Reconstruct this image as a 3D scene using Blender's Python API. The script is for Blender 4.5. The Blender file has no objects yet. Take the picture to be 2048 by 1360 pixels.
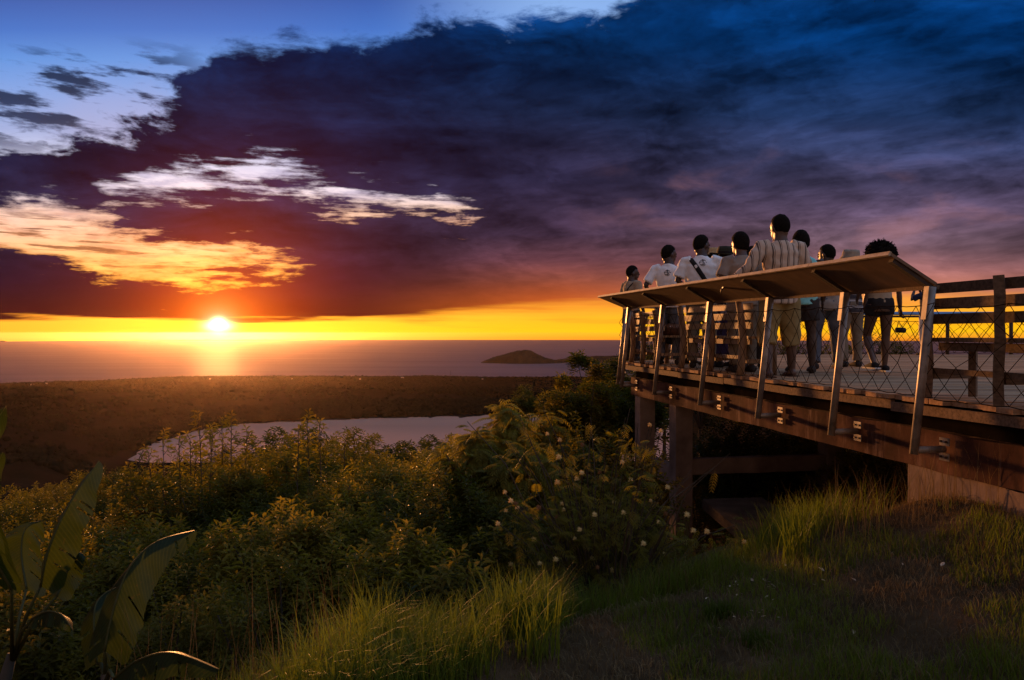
import bpy, bmesh, math, random
import numpy as np
from mathutils import Vector, Matrix, noise
from mathutils.bvhtree import BVHTree

R = math.radians
F, CX, Y0 = 1500.0, 1024.0, 666.0          # focal length and eye-level of the photograph, in its pixels
scene = bpy.context.scene
COL = scene.collection

# ------------------------------------------------------------------ camera
cam = bpy.data.cameras.new('camera')
cam.sensor_width = 36.0
cam.lens = 36.0 * F / 2048.0
cam.clip_start = 0.05
cam.clip_end = 120000.0
cam_ob = bpy.data.objects.new('camera', cam)
COL.objects.link(cam_ob)
cam_ob.rotation_euler = (R(90) - math.atan(14.0 / F), 0, 0)
scene.camera = cam_ob

# ------------------------------------------------------------------ colour management
vs = scene.view_settings
vs.view_transform = 'Standard'
vs.look = 'None'
vs.exposure = 0.3
vs.gamma = 1.0
vs.use_curve_mapping = False
scene.cycles.use_denoising = True
scene.cycles.max_bounces = 10
scene.cycles.diffuse_bounces = 4
scene.cycles.transmission_bounces = 4
scene.cycles.volume_bounces = 1
scene.cycles.transparent_max_bounces = 8
scene.cycles.sample_clamp_indirect = 4.0
scene.cycles.sample_clamp_direct = 30.0

SUN_AZ = math.atan((437 - CX) / F)           # measured on the photograph
SUN_EL = R(1.0)
LAMP_EL = R(3.3)
SUN_DIR = Vector((math.sin(SUN_AZ) * math.cos(SUN_EL), math.cos(SUN_AZ) * math.cos(SUN_EL), math.sin(R(0.62))))
SUN_DIR.normalize()
sun = bpy.data.lights.new('sun', 'SUN')
sun.energy = 5.0
sun.angle = R(3.0)
sun.color = (1.0, 0.40, 0.12)
sun_ob = bpy.data.objects.new('sun', sun)
COL.objects.link(sun_ob)
_ld = Vector((math.sin(SUN_AZ) * math.cos(LAMP_EL), math.cos(SUN_AZ) * math.cos(LAMP_EL), math.sin(LAMP_EL)))
sun_ob.rotation_euler = _ld.to_track_quat('Z', 'Y').to_euler()


def lin(c):
    out = []
    for v in c[:3]:
        v = v / 255.0
        out.append(v / 12.92 if v <= 0.04045 else ((v + 0.055) / 1.055) ** 2.4)
    return (*out, 1.0)


# ------------------------------------------------------------------ node helper
class S:
    """A socket with arithmetic."""
    def __init__(self, nt, s):
        self.nt, self.s = nt, s

    def _m(self, op, *a, clamp=False):
        n = self.nt.nodes.new('ShaderNodeMath')
        n.operation = op
        n.use_clamp = clamp
        for i, v in enumerate((self,) + a):
            if isinstance(v, S):
                self.nt.links.new(v.s, n.inputs[i])
            else:
                n.inputs[i].default_value = float(v)
        return S(self.nt, n.outputs[0])
    def __add__(self, o): return self._m('ADD', o)
    __radd__ = __add__
    def __sub__(self, o): return self._m('SUBTRACT', o)
    def __rsub__(self, o): return (self * -1.0) + o
    def __mul__(self, o): return self._m('MULTIPLY', o)
    __rmul__ = __mul__
    def __truediv__(self, o): return self._m('DIVIDE', o)
    def max(self, o): return self._m('MAXIMUM', o)
    def min(self, o): return self._m('MINIMUM', o)
    def abs(self): return self._m('ABSOLUTE')
    def pow(self, o): return self._m('POWER', o)
    def exp(self): return self._m('EXPONENT')
    def sqrt(self): return self._m('SQRT')
    def tan(self): return self._m('TANGENT')
    def atan2(self, o): return self._m('ARCTAN2', o)
    def clamp(self): return self._m('ADD', 0.0, clamp=True)

    def step(self, a, b):
        n = self.nt.nodes.new('ShaderNodeMapRange')
        n.interpolation_type = 'SMOOTHSTEP'
        self.nt.links.new(self.s, n.inputs[0])
        n.inputs[1].default_value = a
        n.inputs[2].default_value = b
        return S(self.nt, n.outputs[0])

    def lin(self, a, b, c=0.0, d=1.0):
        n = self.nt.nodes.new('ShaderNodeMapRange')
        self.nt.links.new(self.s, n.inputs[0])
        for i, v in enumerate((a, b, c, d)):
            n.inputs[1 + i].default_value = v
        return S(self.nt, n.outputs[0])

    def ramp(self, pts, a=0.0, b=1.0, interp='LINEAR'):
        """pts: (position, colour 0..255 or linear tuple); positions in a..b."""
        x = self.lin(a, b)
        n = self.nt.nodes.new('ShaderNodeValToRGB')
        n.color_ramp.interpolation = interp
        el = n.color_ramp.elements
        pts = sorted(((p - a) / (b - a), c) for p, c in pts)
        while len(el) < len(pts):
            el.new(0.5)
        for e, (p, c) in zip(el, pts):
            e.position = p
            e.color = c if len(c) == 4 else (*c, 1.0)
        self.nt.links.new(x.s, n.inputs[0])
        return S(self.nt, n.outputs[0])

    def curve(self, pts, a, b, lo, hi):
        x = self.lin(a, b)
        n = self.nt.nodes.new('ShaderNodeFloatCurve')
        c = n.mapping.curves[0]
        pts = [((p - a) / (b - a), (v - lo) / (hi - lo)) for p, v in pts]
        while len(c.points) < len(pts):
            c.points.new(0.5, 0.5)
        for q, (p, v) in zip(c.points, pts):
            q.location = (p, v)
            q.handle_type = 'AUTO_CLAMPED'
        n.mapping.update()
        self.nt.links.new(x.s, n.inputs[1])
        return S(self.nt, n.outputs[0]).lin(0, 1, lo, hi)


def mixc(nt, f, a, b, mode='MIX'):
    n = nt.nodes.new('ShaderNodeMix')
    n.data_type = 'RGBA'
    n.blend_type = mode
    n.clamp_factor = True
    for i, v in ((0, f), (6, a), (7, b)):
        if isinstance(v, S):
            nt.links.new(v.s, n.inputs[i])
        elif i == 0:
            n.inputs[0].default_value = v
        else:
            n.inputs[i].default_value = v if len(v) == 4 else (*v, 1.0)
    return S(nt, n.outputs[2])


def combine(nt, x, y, z):
    n = nt.nodes.new('ShaderNodeCombineXYZ')
    for i, v in enumerate((x, y, z)):
        if isinstance(v, S):
            nt.links.new(v.s, n.inputs[i])
        else:
            n.inputs[i].default_value = v
    return S(nt, n.outputs[0])


def noise_tex(nt, vec, scale, detail=4.0, rough=0.55, dist=0.0, lac=2.0):
    n = nt.nodes.new('ShaderNodeTexNoise')
    n.inputs['Scale'].default_value = scale
    n.inputs['Detail'].default_value = detail
    n.inputs['Roughness'].default_value = rough
    n.inputs['Lacunarity'].default_value = lac
    n.inputs['Distortion'].default_value = dist
    if vec is not None:
        nt.links.new(vec.s, n.inputs['Vector'])
    return S(nt, n.outputs['Fac'])


# ------------------------------------------------------------------ world: sunset sky with cloud decks
def build_world():
    w = bpy.data.worlds.new('World')
    scene.world = w
    w.use_nodes = True
    nt = w.node_tree
    nt.nodes.clear()
    out = nt.nodes.new('ShaderNodeOutputWorld')
    bg = nt.nodes.new('ShaderNodeBackground')
    nt.links.new(bg.outputs[0], out.inputs[0])
    tc = nt.nodes.new('ShaderNodeTexCoord')
    sep = nt.nodes.new('ShaderNodeSeparateXYZ')
    nt.links.new(tc.outputs['Generated'], sep.inputs[0])
    x, y, z = (S(nt, sep.outputs[i]) for i in range(3))
    hyp = (x * x + y * y).sqrt().max(0.001)
    az = x.atan2(y)
    U = az.max(-1.05).min(1.05).tan() * F               # bearing, as tangent
    V = z / y.max(hyp * 0.5) * F                         # elevation, as tangent
    # direction-space coordinates for the cloud noise: flattened towards the horizon
    zz = z.max(0.0)
    dv = combine(nt, az * 2.0, (zz * 6.5).pow(0.82) * 1.0, 0.0)
    n_big = noise_tex(nt, dv, 2.2, 3.0, 0.5)
    n_edge = noise_tex(nt, combine(nt, az * 2.0 + n_big * 0.35, (zz * 6.5).pow(0.82) + n_big * 0.2, 3.7), 5.2, 8.0, 0.62)
    n_edge2 = noise_tex(nt, combine(nt, az * 2.0 + n_big * 0.35 + 0.012, (zz * 6.5).pow(0.82) + n_big * 0.2 + 0.045, 3.7), 5.2, 6.0, 0.58)
    n_bill = noise_tex(nt, combine(nt, az * 2.0 + n_big * 0.5, (zz * 6.5).pow(0.82) * 1.15, 13.3), 4.6, 7.0, 0.55, 0.5)
    n_strip = noise_tex(nt, combine(nt, az * 2.0 + n_big * 0.2, zz * 21.0, 17.7), 3.4, 8.0, 0.6)
    n_fine = noise_tex(nt, combine(nt, az * 2.0, (zz * 6.5).pow(0.82) * 1.4, 9.1), 16.0, 6.0, 0.6)
    n_streak = noise_tex(nt, combine(nt, az * 2.2, zz * 34.0, 1.3), 3.0, 5.0, 0.55)
    n_puff = noise_tex(nt, combine(nt, az * 2.0, zz * 4.2 + az * 0.35, 5.5), 3.6, 6.0, 0.5, 0.4)

    def P(pts):
        return [(p - CX, Y0 - q) for p, q in pts]
    A, B = -1300.0, 1300.0
    top = U.curve(P([(-270, -560), (-200, -300), (-120, 240), (0, 285), (120, 285), (215, 262), (300, 228), (350, 190), (385, 140), (420, 98), (500, 88), (600, 84), (700, 88),
                     (780, 76), (830, 42), (900, 28), (960, 24), (1010, 40), (1070, 30), (1160, 26), (1240, 10), (1300, -50), (1400, -200), (1550, -560), (2300, -560)]), A, B, 0, 1400)
    bc = U.curve(P([(-200, 385), (200, 380), (300, 366), (420, 366), (520, 352), (620, 368), (720, 384), (820, 400), (900, 412), (1000, 428), (2000, 430)]), A, B, 0, 1400)
    bw = U.curve([(p - CX, q) for p, q in [(-200, -90), (140, -70), (220, -10), (280, -3), (350, 2), (430, 3), (520, 15), (590, 11), (660, 2), (740, -3), (820, -4), (900, -8), (960, -30), (1060, -90), (2000, -95)]], A, B, -100, 100)
    cc = U.curve(P([(-260, 432), (0, 447), (80, 461), (150, 476), (250, 502), (330, 513), (430, 526), (500, 527), (590, 532), (2000, 532)]), A, B, 0, 1400)
    cw = U.curve([(p - CX, q) for p, q in [(-300, -80), (-150, 30), (0, 36), (80, 42), (150, 46), (250, 36), (330, 29), (430, 22), (500, 13), (570, -4), (640, -50), (760, -95), (2000, -95)]], A, B, -100, 100)
    db = U.curve(P([(-270, 636), (0, 638), (260, 642), (700, 641), (850, 637), (1000, 627), (1230, 620), (1600, 612), (2300, 606)]), A, B, 0, 200)
    e = n_edge - 0.5
    dT = top - V + e * (200.0 + (1.0 - U.step(-760.0, -560.0)) * 170.0) + (n_fine - 0.5) * 60.0
    dB = (V - bc).abs() - bw - 2.0 + e * 130.0 + (n_strip - 0.5) * 210.0 + (n_fine - 0.5) * 80.0
    dC = (V - cc).abs() - cw + 2.0 + e * 150.0 + (n_strip - 0.5) * 130.0 + (n_fine - 0.5) * 90.0
    dD = V - db + (n_streak - 0.5) * 40.0
    inC = ((dC * -1.0)).step(-40.0, 40.0)
    d1 = dT.min(dB).min(dC)
    dens = d1.step(-13.0, 34.0)
    wD = U.step(-420.0, 250.0) * 46.0 + 12.0
    densD = ((dD + wD * 0.4) / wD).step(0.0, 1.0)
    # small detached clouds in the clear upper left and thin floating ones in the low orange gap
    wisp = noise_tex(nt, combine(nt, az * 2.0, (zz * 6.5).pow(0.82) * 1.9, 21.0), 6.4, 7.0, 0.6)
    left_up = V.step(300.0, 430.0) * (1.0 - V.step(520.0, 600.0)) * (1.0 - U.step(-720.0, -560.0))
    left_up2 = V.step(330.0, 420.0) * (1.0 - V.step(500.0, 560.0)) * (1.0 - U.step(-620.0, -540.0))
    w1 = wisp.step(0.47, 0.60) * left_up.max(left_up2 * 0.9)
    lowisp = noise_tex(nt, combine(nt, az * 2.0, zz * 26.0, 31.0), 5.0, 6.0, 0.6)
    w2 = lowisp.step(0.49, 0.58) * inC * 0.85
    dens = dens.max(w1 * 0.9).max(w2)
    dens = dens * densD

    # clear sky by elevation
    def vr(pts):
        return V.ramp([(Y0 - q, lin(c)) for q, c in pts], -20.0, 1400.0)
    clear = vr([(686, (150, 60, 16)), (678, (255, 150, 12)), (664, (255, 190, 10)), (645, (255, 178, 12)), (615, (255, 170, 30)), (560, (255, 176, 58)), (520, (253, 174, 100)),
                (470, (249, 182, 150)), (420, (240, 196, 178)), (385, (226, 214, 232)), (330, (206, 212, 244)), (260, (138, 158, 212)), (190, (106, 150, 220)),
                (120, (66, 134, 216)), (60, (16, 98, 192)), (0, (0, 74, 166)), (-200, (20, 60, 130)), (-700, (84, 96, 134))])
    # warm bright sky added opposite the sun to light camera-facing sides
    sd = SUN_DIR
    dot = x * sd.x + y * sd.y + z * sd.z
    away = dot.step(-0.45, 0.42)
    fill_sky = vr([(686, (120, 90, 80)), (640, (238, 188, 150)), (560, (232, 182, 148)), (420, (220, 174, 146)), (200, (204, 162, 140)), (-200, (166, 138, 130)), (-700, (128, 108, 106))])
    clear = mixc(nt, away, fill_sky, clear)
    # the far left end of the glowing horizon strip is more orange than its middle
    lowband = 1.0 - V.step(20.0, 120.0)
    clear = mixc(nt, (U * -1.0).step(560.0, 1000.0) * lowband * 0.85, clear, lin((246, 136, 30)))
    clear = mixc(nt, n_streak.step(0.52, 0.68) * lowband * 0.35, clear, lin((250, 140, 24)))
    # white veil between upper blue and the bank on the right of the gap
    veil = U.step(-300.0, 120.0) * V.step(480.0, 640.0)
    clear = mixc(nt, veil * 0.75, clear, lin((150, 190, 246)))
    clear = mixc(nt, (1.0 - n_puff.step(0.30, 0.62)) * V.step(150.0, 300.0) * (1.0 - V.step(420.0, 560.0)) * 0.4, clear, lin((150, 150, 200)))
    sky = nt.nodes.new('ShaderNodeTexSky')
    sky.sky_type = 'NISHITA'
    sky.sun_disc = False
    sky.sun_elevation = LAMP_EL
    sky.sun_rotation = SUN_AZ
    sky.altitude = 300.0
    skyc = mixc(nt, 1.0, S(nt, sky.outputs[0]), (0.02, 0.02, 0.02, 1), 'MULTIPLY')
    clear = mixc(nt, 1.0, clear, skyc, 'ADD')

    # cloud colours by elevation, for three bearings
    cl = vr([(690, (60, 22, 14)), (640, (72, 24, 18)), (600, (60, 24, 28)), (560, (48, 24, 40)), (500, (44, 30, 54)), (430, (44, 34, 64)), (380, (38, 34, 70)),
             (330, (24, 24, 56)), (270, (18, 26, 62)), (220, (10, 28, 66)), (170, (6, 26, 62)), (110, (6, 30, 70)), (40, (6, 46, 102)), (-200, (28, 52, 96)), (-700, (128, 104, 102))])
    cm = vr([(690, (190, 70, 10)), (620, (222, 104, 30)), (590, (192, 90, 44)), (560, (148, 76, 58)), (520, (110, 60, 68)), (470, (68, 42, 66)), (420, (52, 36, 62)),
             (360, (40, 34, 66)), (300, (32, 30, 60)), (230, (16, 32, 68)), (160, (5, 36, 78)), (90, (4, 44, 92)), (30, (6, 56, 116)), (-200, (28, 56, 100)), (-700, (128, 104, 102))])
    cr = vr([(690, (252, 170, 60)), (640, (252, 176, 70)), (610, (232, 142, 84)), (580, (192, 118, 94)), (540, (158, 100, 98)), (490, (128, 88, 102)), (430, (98, 72, 102)),
             (370, (74, 64, 102)), (300, (46, 58, 104)), (230, (16, 50, 100)), (160, (4, 46, 96)), (80, (3, 46, 98)), (20, (3, 50, 106)), (-200, (28, 54, 98)), (-700, (128, 104, 102))])
    cloud = mixc(nt, U.step(-360.0, 150.0), cl, cm)
    cloud = mixc(nt, U.step(60.0, 640.0), cloud, cr)
    gn = nt.nodes.new('ShaderNodeRGBToBW')
    nt.links.new(cloud.s, gn.inputs[0])
    gv = S(nt, gn.outputs[0])
    cloud = mixc(nt, V.step(90.0, 200.0) * (1.0 - V.step(430.0, 600.0)) * 0.30, cloud, combine(nt, gv * 0.95, gv * 1.0, gv * 1.25))
    cloud = mixc(nt, (1.0 - away) * 0.9, cloud, fill_sky)
    puff = n_puff.step(0.36, 0.68)
    big = n_big.step(0.30, 0.70)
    bill = 1.0 - (n_bill * 2.0 - 1.0).abs() * 2.2
    emb = n_edge - n_edge2
    shade = 0.46 + puff * 0.50 + big * 0.24 + bill * 0.22 + emb * 1.9 + (n_fine - 0.5) * 0.35
    n_lay = noise_tex(nt, combine(nt, az * 2.0 + n_big * 0.3, (zz * 6.5).pow(0.82) * 1.5 - az * 0.25, 27.0), 2.6, 9.0, 0.56, 0.25)
    lay = n_lay.step(0.45, 0.50) * 0.30 + n_lay.step(0.53, 0.565) * 0.24 + n_lay.step(0.60, 0.63) * 0.2
    shade = shade * (0.78 + lay * 0.75)
    shade = shade.max(0.25)
    shade = shade + (1.0 - shade) * (1.0 - V.step(50.0, 200.0)) * 0.75
    tone = combine(nt, shade, shade, shade)
    cloud = mixc(nt, 1.0, cloud, tone, 'MULTIPLY')
    # soft rosy billows lit from below on the right
    ros = n_puff.step(0.54, 0.72) * U.step(60.0, 420.0) * V.step(60.0, 160.0) * (1.0 - V.step(250.0, 420.0))
    cloud = mixc(nt, ros * 0.22, cloud, lin((208, 138, 128)))
    # thin edges let the light through, glowing orange low down near the sun
    rim = dens * (1.0 - dens) * 4.0
    low = 1.0 - V.step(170.0, 300.0)
    hot = mixc(nt, low, clear, lin((255, 150, 40)))
    cloud = mixc(nt, rim * 0.5 * low, cloud, hot)
    mott = noise_tex(nt, combine(nt, az * 2.0 + n_big * 0.3, zz * 9.0, 51.0), 7.0, 7.0, 0.62)
    clear = mixc(nt, mott.step(0.42, 0.66) * inC * 0.55, clear, lin((190, 112, 84)))
    clear = mixc(nt, mott.step(0.46, 0.62) * (1.0 - inC) * V.step(200.0, 260.0) * (1.0 - V.step(360.0, 430.0)) * 0.4, clear, lin((122, 118, 168)))
    col = mixc(nt, dens, clear, cloud)
    # golden lit curls inside the orange gap
    curl = noise_tex(nt, combine(nt, az * 2.0, zz * 12.0, 41.0), 15.0, 6.0, 0.65)
    col = mixc(nt, curl.step(0.52, 0.66) * inC * U.step(-760.0, -520.0) * (1.0 - U.step(-480.0, -420.0)) * 0.7, col, lin((255, 196, 40)))
    # the sun's glow through the low cloud, then its disc half veiled by the cloud edge
    du = (U - (437 - CX)) / 1.0
    dvv = V - (Y0 - 652)
    r2 = (du * du * 0.8 + dvv * dvv * 0.9).sqrt()
    g1 = (r2 * (-1.0 / 78.0)).exp()
    g2 = (r2 * (-1.0 / 26.0)).exp()
    g3 = (r2 * (-1.0 / 210.0)).exp()
    up = V.step(-60.0, 0.0) * (y.step(0.0, 0.2))
    glow = combine(nt, (g3 * 0.06 + g1 * 1.9 + g2 * 1.5) * up, (g3 * 0.006 + g1 * 0.20 + g2 * 0.75) * up, (g2 * g2 * 0.9) * up)
    col = mixc(nt, 1.0, col, glow, 'ADD')
    dd = (du * du * (1.0 / (23.0 * 23.0)) + dvv * dvv * (1.0 / (9.0 * 9.0)))
    core = (dd * -1.0).exp() * up
    core2 = ((du * du * (1.0 / 144.0) + (dvv - 9.0) * (dvv - 9.0) * (1.0 / 64.0)) * -1.0).exp() * up
    disc = (core * 3.5 + core2 * 3.0)
    col = mixc(nt, 1.0, col, combine(nt, disc, disc * 0.86, disc * 0.42), 'ADD')
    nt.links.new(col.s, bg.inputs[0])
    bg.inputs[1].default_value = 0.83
    w.cycles.sampling_method = 'MANUAL'
    w.cycles.sample_map_resolution = 512


build_world()


# ------------------------------------------------------------------ object helpers
def tag(o, label=None, cat=None, group=None, kind=None):
    if label: o['label'] = label
    if cat: o['category'] = cat
    if group: o['group'] = group
    if kind: o['kind'] = kind
    return o


def link(name, mesh, parent=None, loc=None, rot=None):
    o = bpy.data.objects.new(name, mesh)
    COL.objects.link(o)
    if parent is not None:
        o.parent = parent
    if loc is not None:
        o.location = loc
    if rot is not None:
        o.rotation_euler = rot
    return o


def empty(name, loc=(0, 0, 0), rz=0.0):
    o = bpy.data.objects.new(name, None)
    COL.objects.link(o)
    o.empty_display_size = 0.2
    o.location = loc
    o.rotation_euler = (0, 0, rz)
    return o


def dup(o, parent=None):
    c = o.copy()
    COL.objects.link(c)
    c.parent = parent
    for ch in list(o.children):
        dup(ch, c)
    return c


class MB:
    def __init__(self):
        self.v, self.f, self.m = [], [], []

    def face(self, idx, m=0):
        self.f.append(tuple(idx)); self.m.append(m)

    def add(self, vs, fs, m=0):
        b = len(self.v)
        self.v.extend(Vector(p) for p in vs)
        for f in fs:
            self.f.append(tuple(b + i for i in f)); self.m.append(m)
        return b

    def hexa(self, p, m=0):
        """eight corners: bottom loop of four, then top loop of four"""
        self.add(p, [(0, 3, 2, 1), (4, 5, 6, 7), (0, 1, 5, 4), (1, 2, 6, 5), (2, 3, 7, 6), (3, 0, 4, 7)], m)

    def box(self, c, s, m=0, rz=0.0):
        c = Vector(c); h = Vector(s) * 0.5
        q = Matrix.Rotation(rz, 3, 'Z')
        pts = [c + q @ Vector((sx * h.x, sy * h.y, sz * h.z)) for sz in (-1, 1) for sx, sy in ((-1, -1), (1, -1), (1, 1), (-1, 1))]
        self.hexa(pts, m)

    def bar(self, a, b, w, h, m=0, up=(0, 0, 1)):
        """rectangular bar from a to b, w sideways and h along up"""
        a, b = Vector(a), Vector(b)
        d = (b - a).normalized()
        s = d.cross(Vector(up))
        if s.length < 1e-4:
            s = d.cross(Vector((1, 0, 0)))
        s.normalize()
        u = s.cross(d).normalized()
        s, u = s * w * 0.5, u * h * 0.5
        self.hexa([a - s - u, a + s - u, b + s - u, b - s - u, a - s + u, a + s + u, b + s + u, b - s + u], m)

    def tube(self, pts, r, n=8, m=0, cap=True, flat=None, ref=None):
        """tube along pts; r number or list; flat: list of (rx, ry)"""
        pts = [Vector(p) for p in pts]
        k = len(pts)
        rings = []
        prev = Vector(ref) if ref is not None else None
        for i, p in enumerate(pts):
            d = (pts[min(i + 1, k - 1)] - pts[max(i - 1, 0)]).normalized()
            if prev is None:
                prev = Vector((1, 0, 0)) if abs(d.x) < 0.9 else Vector((0, 1, 0))
            s = prev - d * prev.dot(d)
            if s.length < 1e-4:
                s = d.orthogonal()
            s.normalize(); prev = s
            u = d.cross(s)
            if flat is not None:
                rx, ry = flat[i]
            else:
                rx = ry = r[i] if isinstance(r, (list, tuple)) else r
            b = len(self.v)
            for j in range(n):
                t = 2 * math.pi * j / n
                self.v.append(p + s * (rx * math.cos(t)) + u * (ry * math.sin(t)))
            rings.append(b)
        for a, b in zip(rings, rings[1:]):
            for j in range(n):
                self.face((a + j, a + (j + 1) % n, b + (j + 1) % n, b + j), m)
        if cap:
            self.face([rings[0] + j for j in reversed(range(n))], m)
            self.face([rings[-1] + j for j in range(n)], m)

    def ball(self, c, r, nu=10, nv=7, m=0, rot=None):
        c = Vector(c)
        r = Vector(r) if not isinstance(r, (int, float)) else Vector((r, r, r))
        b = len(self.v)
        q = rot if rot is not None else Matrix.Identity(3)
        def P(th, ph):
            return c + q @ Vector((r.x * math.sin(th) * math.cos(ph), r.y * math.sin(th) * math.sin(ph), r.z * math.cos(th)))
        self.v.append(P(0, 0))
        for i in range(1, nv):
            for j in range(nu):
                self.v.append(P(math.pi * i / nv, 2 * math.pi * j / nu))
        self.v.append(P(math.pi, 0))
        for j in range(nu):
            self.face((b, b + 1 + j, b + 1 + (j + 1) % nu), m)
        for i in range(nv - 2):
            for j in range(nu):
                p, q2 = b + 1 + i * nu, b + 1 + (i + 1) * nu
                self.face((p + j, q2 + j, q2 + (j + 1) % nu, p + (j + 1) % nu), m)
        e = len(self.v) - 1
        l = b + 1 + (nv - 2) * nu
        for j in range(nu):
            self.face((e, l + (j + 1) % nu, l + j), m)

    def mesh(self, name, mats, smooth=False):
        me = bpy.data.meshes.new(name)
        me.from_pydata([tuple(p) for p in self.v], [], self.f)
        for mt in (mats if isinstance(mats, (list, tuple)) else [mats]):
            me.materials.append(mt)
        if self.m and max(self.m) > 0:
            me.polygons.foreach_set('material_index', self.m)
        if smooth:
            me.polygons.foreach_set('use_smooth', [True] * len(me.polygons))
        me.update()
        return me

    def build(self, name, mats, parent=None, smooth=False, loc=None, rot=None):
        return link(name, self.mesh(name, mats, smooth), parent, loc, rot)


def np_mesh(name, v, f, mat, smooth=False, mi=None):
    me = bpy.data.meshes.new(name)
    v = np.asarray(v, dtype=np.float32); f = np.asarray(f, dtype=np.int32)
    k = f.shape[1]
    me.vertices.add(len(v)); me.vertices.foreach_set('co', v.ravel())
    me.loops.add(f.size); me.loops.foreach_set('vertex_index', f.ravel())
    me.polygons.add(len(f))
    me.polygons.foreach_set('loop_start', np.arange(0, f.size, k, dtype=np.int32))
    for mt in (mat if isinstance(mat, (list, tuple)) else [mat]):
        me.materials.append(mt)
    if mi is not None:
        me.polygons.foreach_set('material_index', np.asarray(mi, dtype=np.int32))
    if smooth:
        me.polygons.foreach_set('use_smooth', np.ones(len(f), dtype=bool))
    me.update(calc_edges=True)
    me.validate()
    return me


# ------------------------------------------------------------------ materials
def mat_new(name):
    m = bpy.data.materials.new(name)
    m.use_nodes = True
    nt = m.node_tree
    bs = nt.nodes['Principled BSDF']
    return m, nt, bs


def obj_co(nt, scale=(1, 1, 1), which='Object'):
    tc = nt.nodes.new('ShaderNodeTexCoord')
    mp = nt.nodes.new('ShaderNodeMapping')
    mp.inputs['Scale'].default_value = scale
    nt.links.new(tc.outputs[which], mp.inputs[0])
    return S(nt, mp.outputs[0])


def world_co(nt, scale=(1, 1, 1)):
    g = nt.nodes.new('ShaderNodeNewGeometry')
    mp = nt.nodes.new('ShaderNodeMapping')
    mp.inputs['Scale'].default_value = scale
    nt.links.new(g.outputs['Position'], mp.inputs[0])
    return S(nt, mp.outputs[0])


def bump(nt, bs, h, strength=0.3, dist=0.02):
    b = nt.nodes.new('ShaderNodeBump')
    b.inputs['Strength'].default_value = strength
    b.inputs['Distance'].default_value = dist
    nt.links.new(h.s, b.inputs['Height'])
    nt.links.new(b.outputs[0], bs.inputs['Normal'])


def rnd(nt):
    n = nt.nodes.new('ShaderNodeObjectInfo')
    return S(nt, n.outputs['Random'])


def m_var(name, c1, c2, scale=4.0, rough=0.7, co=(1, 1, 1), c3=None, bumpv=0.3, bdist=0.01, metal=0.0, detail=6.0, use='Object', objvar=0.0, spec=0.3, lo=0.3, hi=0.7):
    m, nt, bs = mat_new(name)
    v = obj_co(nt, co) if use == 'Object' else world_co(nt, co)
    if objvar:
        off = rnd(nt) * 37.0
        a = nt.nodes.new('ShaderNodeVectorMath'); a.operation = 'ADD'
        nt.links.new(v.s, a.inputs[0]); nt.links.new(combine(nt, off, off, off).s, a.inputs[1])
        v = S(nt, a.outputs[0])
    n = noise_tex(nt, v, scale, detail, 0.6)
    pts = [(lo, (*c1, 1)), (hi, (*c2, 1))]
    if c3: pts.append((min(1.0, hi + 0.12), (*c3, 1)))
    col = n.ramp(pts)
    if objvar:
        k = rnd(nt).lin(0, 1, 1.0 - objvar, 1.0 + objvar)
        col = mixc(nt, 1.0, col, combine(nt, k, k, k), 'MULTIPLY')
    nt.links.new(col.s, bs.inputs['Base Color'])
    bs.inputs['Roughness'].default_value = rough
    bs.inputs['Metallic'].default_value = metal
    bs.inputs['Specular IOR Level'].default_value = spec
    if bumpv:
        bump(nt, bs, noise_tex(nt, v, scale * 3.0, 5.0, 0.65), bumpv, bdist)
    return m


def m_leaf(name, c1, c2, transl=0.5, rough=0.5, tcol=None, spec=0.35, scale=3.0, veins=False):
    """leaf: reflecting front plus light let through"""
    m, nt, bs = mat_new(name)
    v = world_co(nt)
    n = noise_tex(nt, v, scale, 3.0, 0.6)
    k = (n + rnd(nt) * 0.35 - 0.17)
    col = k.ramp([(0.25, (*c1, 1)), (0.75, (*c2, 1))])
    if veins:
        at = nt.nodes.new('ShaderNodeAttribute')
        at.attribute_name = 'along'
        a = S(nt, at.outputs['Fac'])
        w = (a * 190.0 + noise_tex(nt, v, 9.0) * 3.0)._m('SINE')
        col = mixc(nt, w.step(0.2, 1.0) * 0.10, col, (0.10, 0.11, 0.02, 1))
        spots = noise_tex(nt, v, 26.0, 4.0, 0.7)
        col = mixc(nt, spots.step(0.62, 0.72) * 0.6, col, (0.07, 0.045, 0.015, 1))
        bump(nt, bs, w, 0.12, 0.002)
    nt.links.new(col.s, bs.inputs['Base Color'])
    bs.inputs['Roughness'].default_value = rough
    bs.inputs['Specular IOR Level'].default_value = spec
    tr = nt.nodes.new('ShaderNodeBsdfTranslucent')
    tc = mixc(nt, 1.0, col, (*(tcol or (1.5, 1.5, 0.6)), 1.0), 'MULTIPLY')
    nt.links.new(tc.s, tr.inputs['Color'])
    mx = nt.nodes.new('ShaderNodeMixShader')
    mx.inputs[0].default_value = transl
    nt.links.new(bs.outputs[0], mx.inputs[1]); nt.links.new(tr.outputs[0], mx.inputs[2])
    nt.links.new(mx.outputs[0], nt.nodes['Material Output'].inputs[0])
    return m


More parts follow.
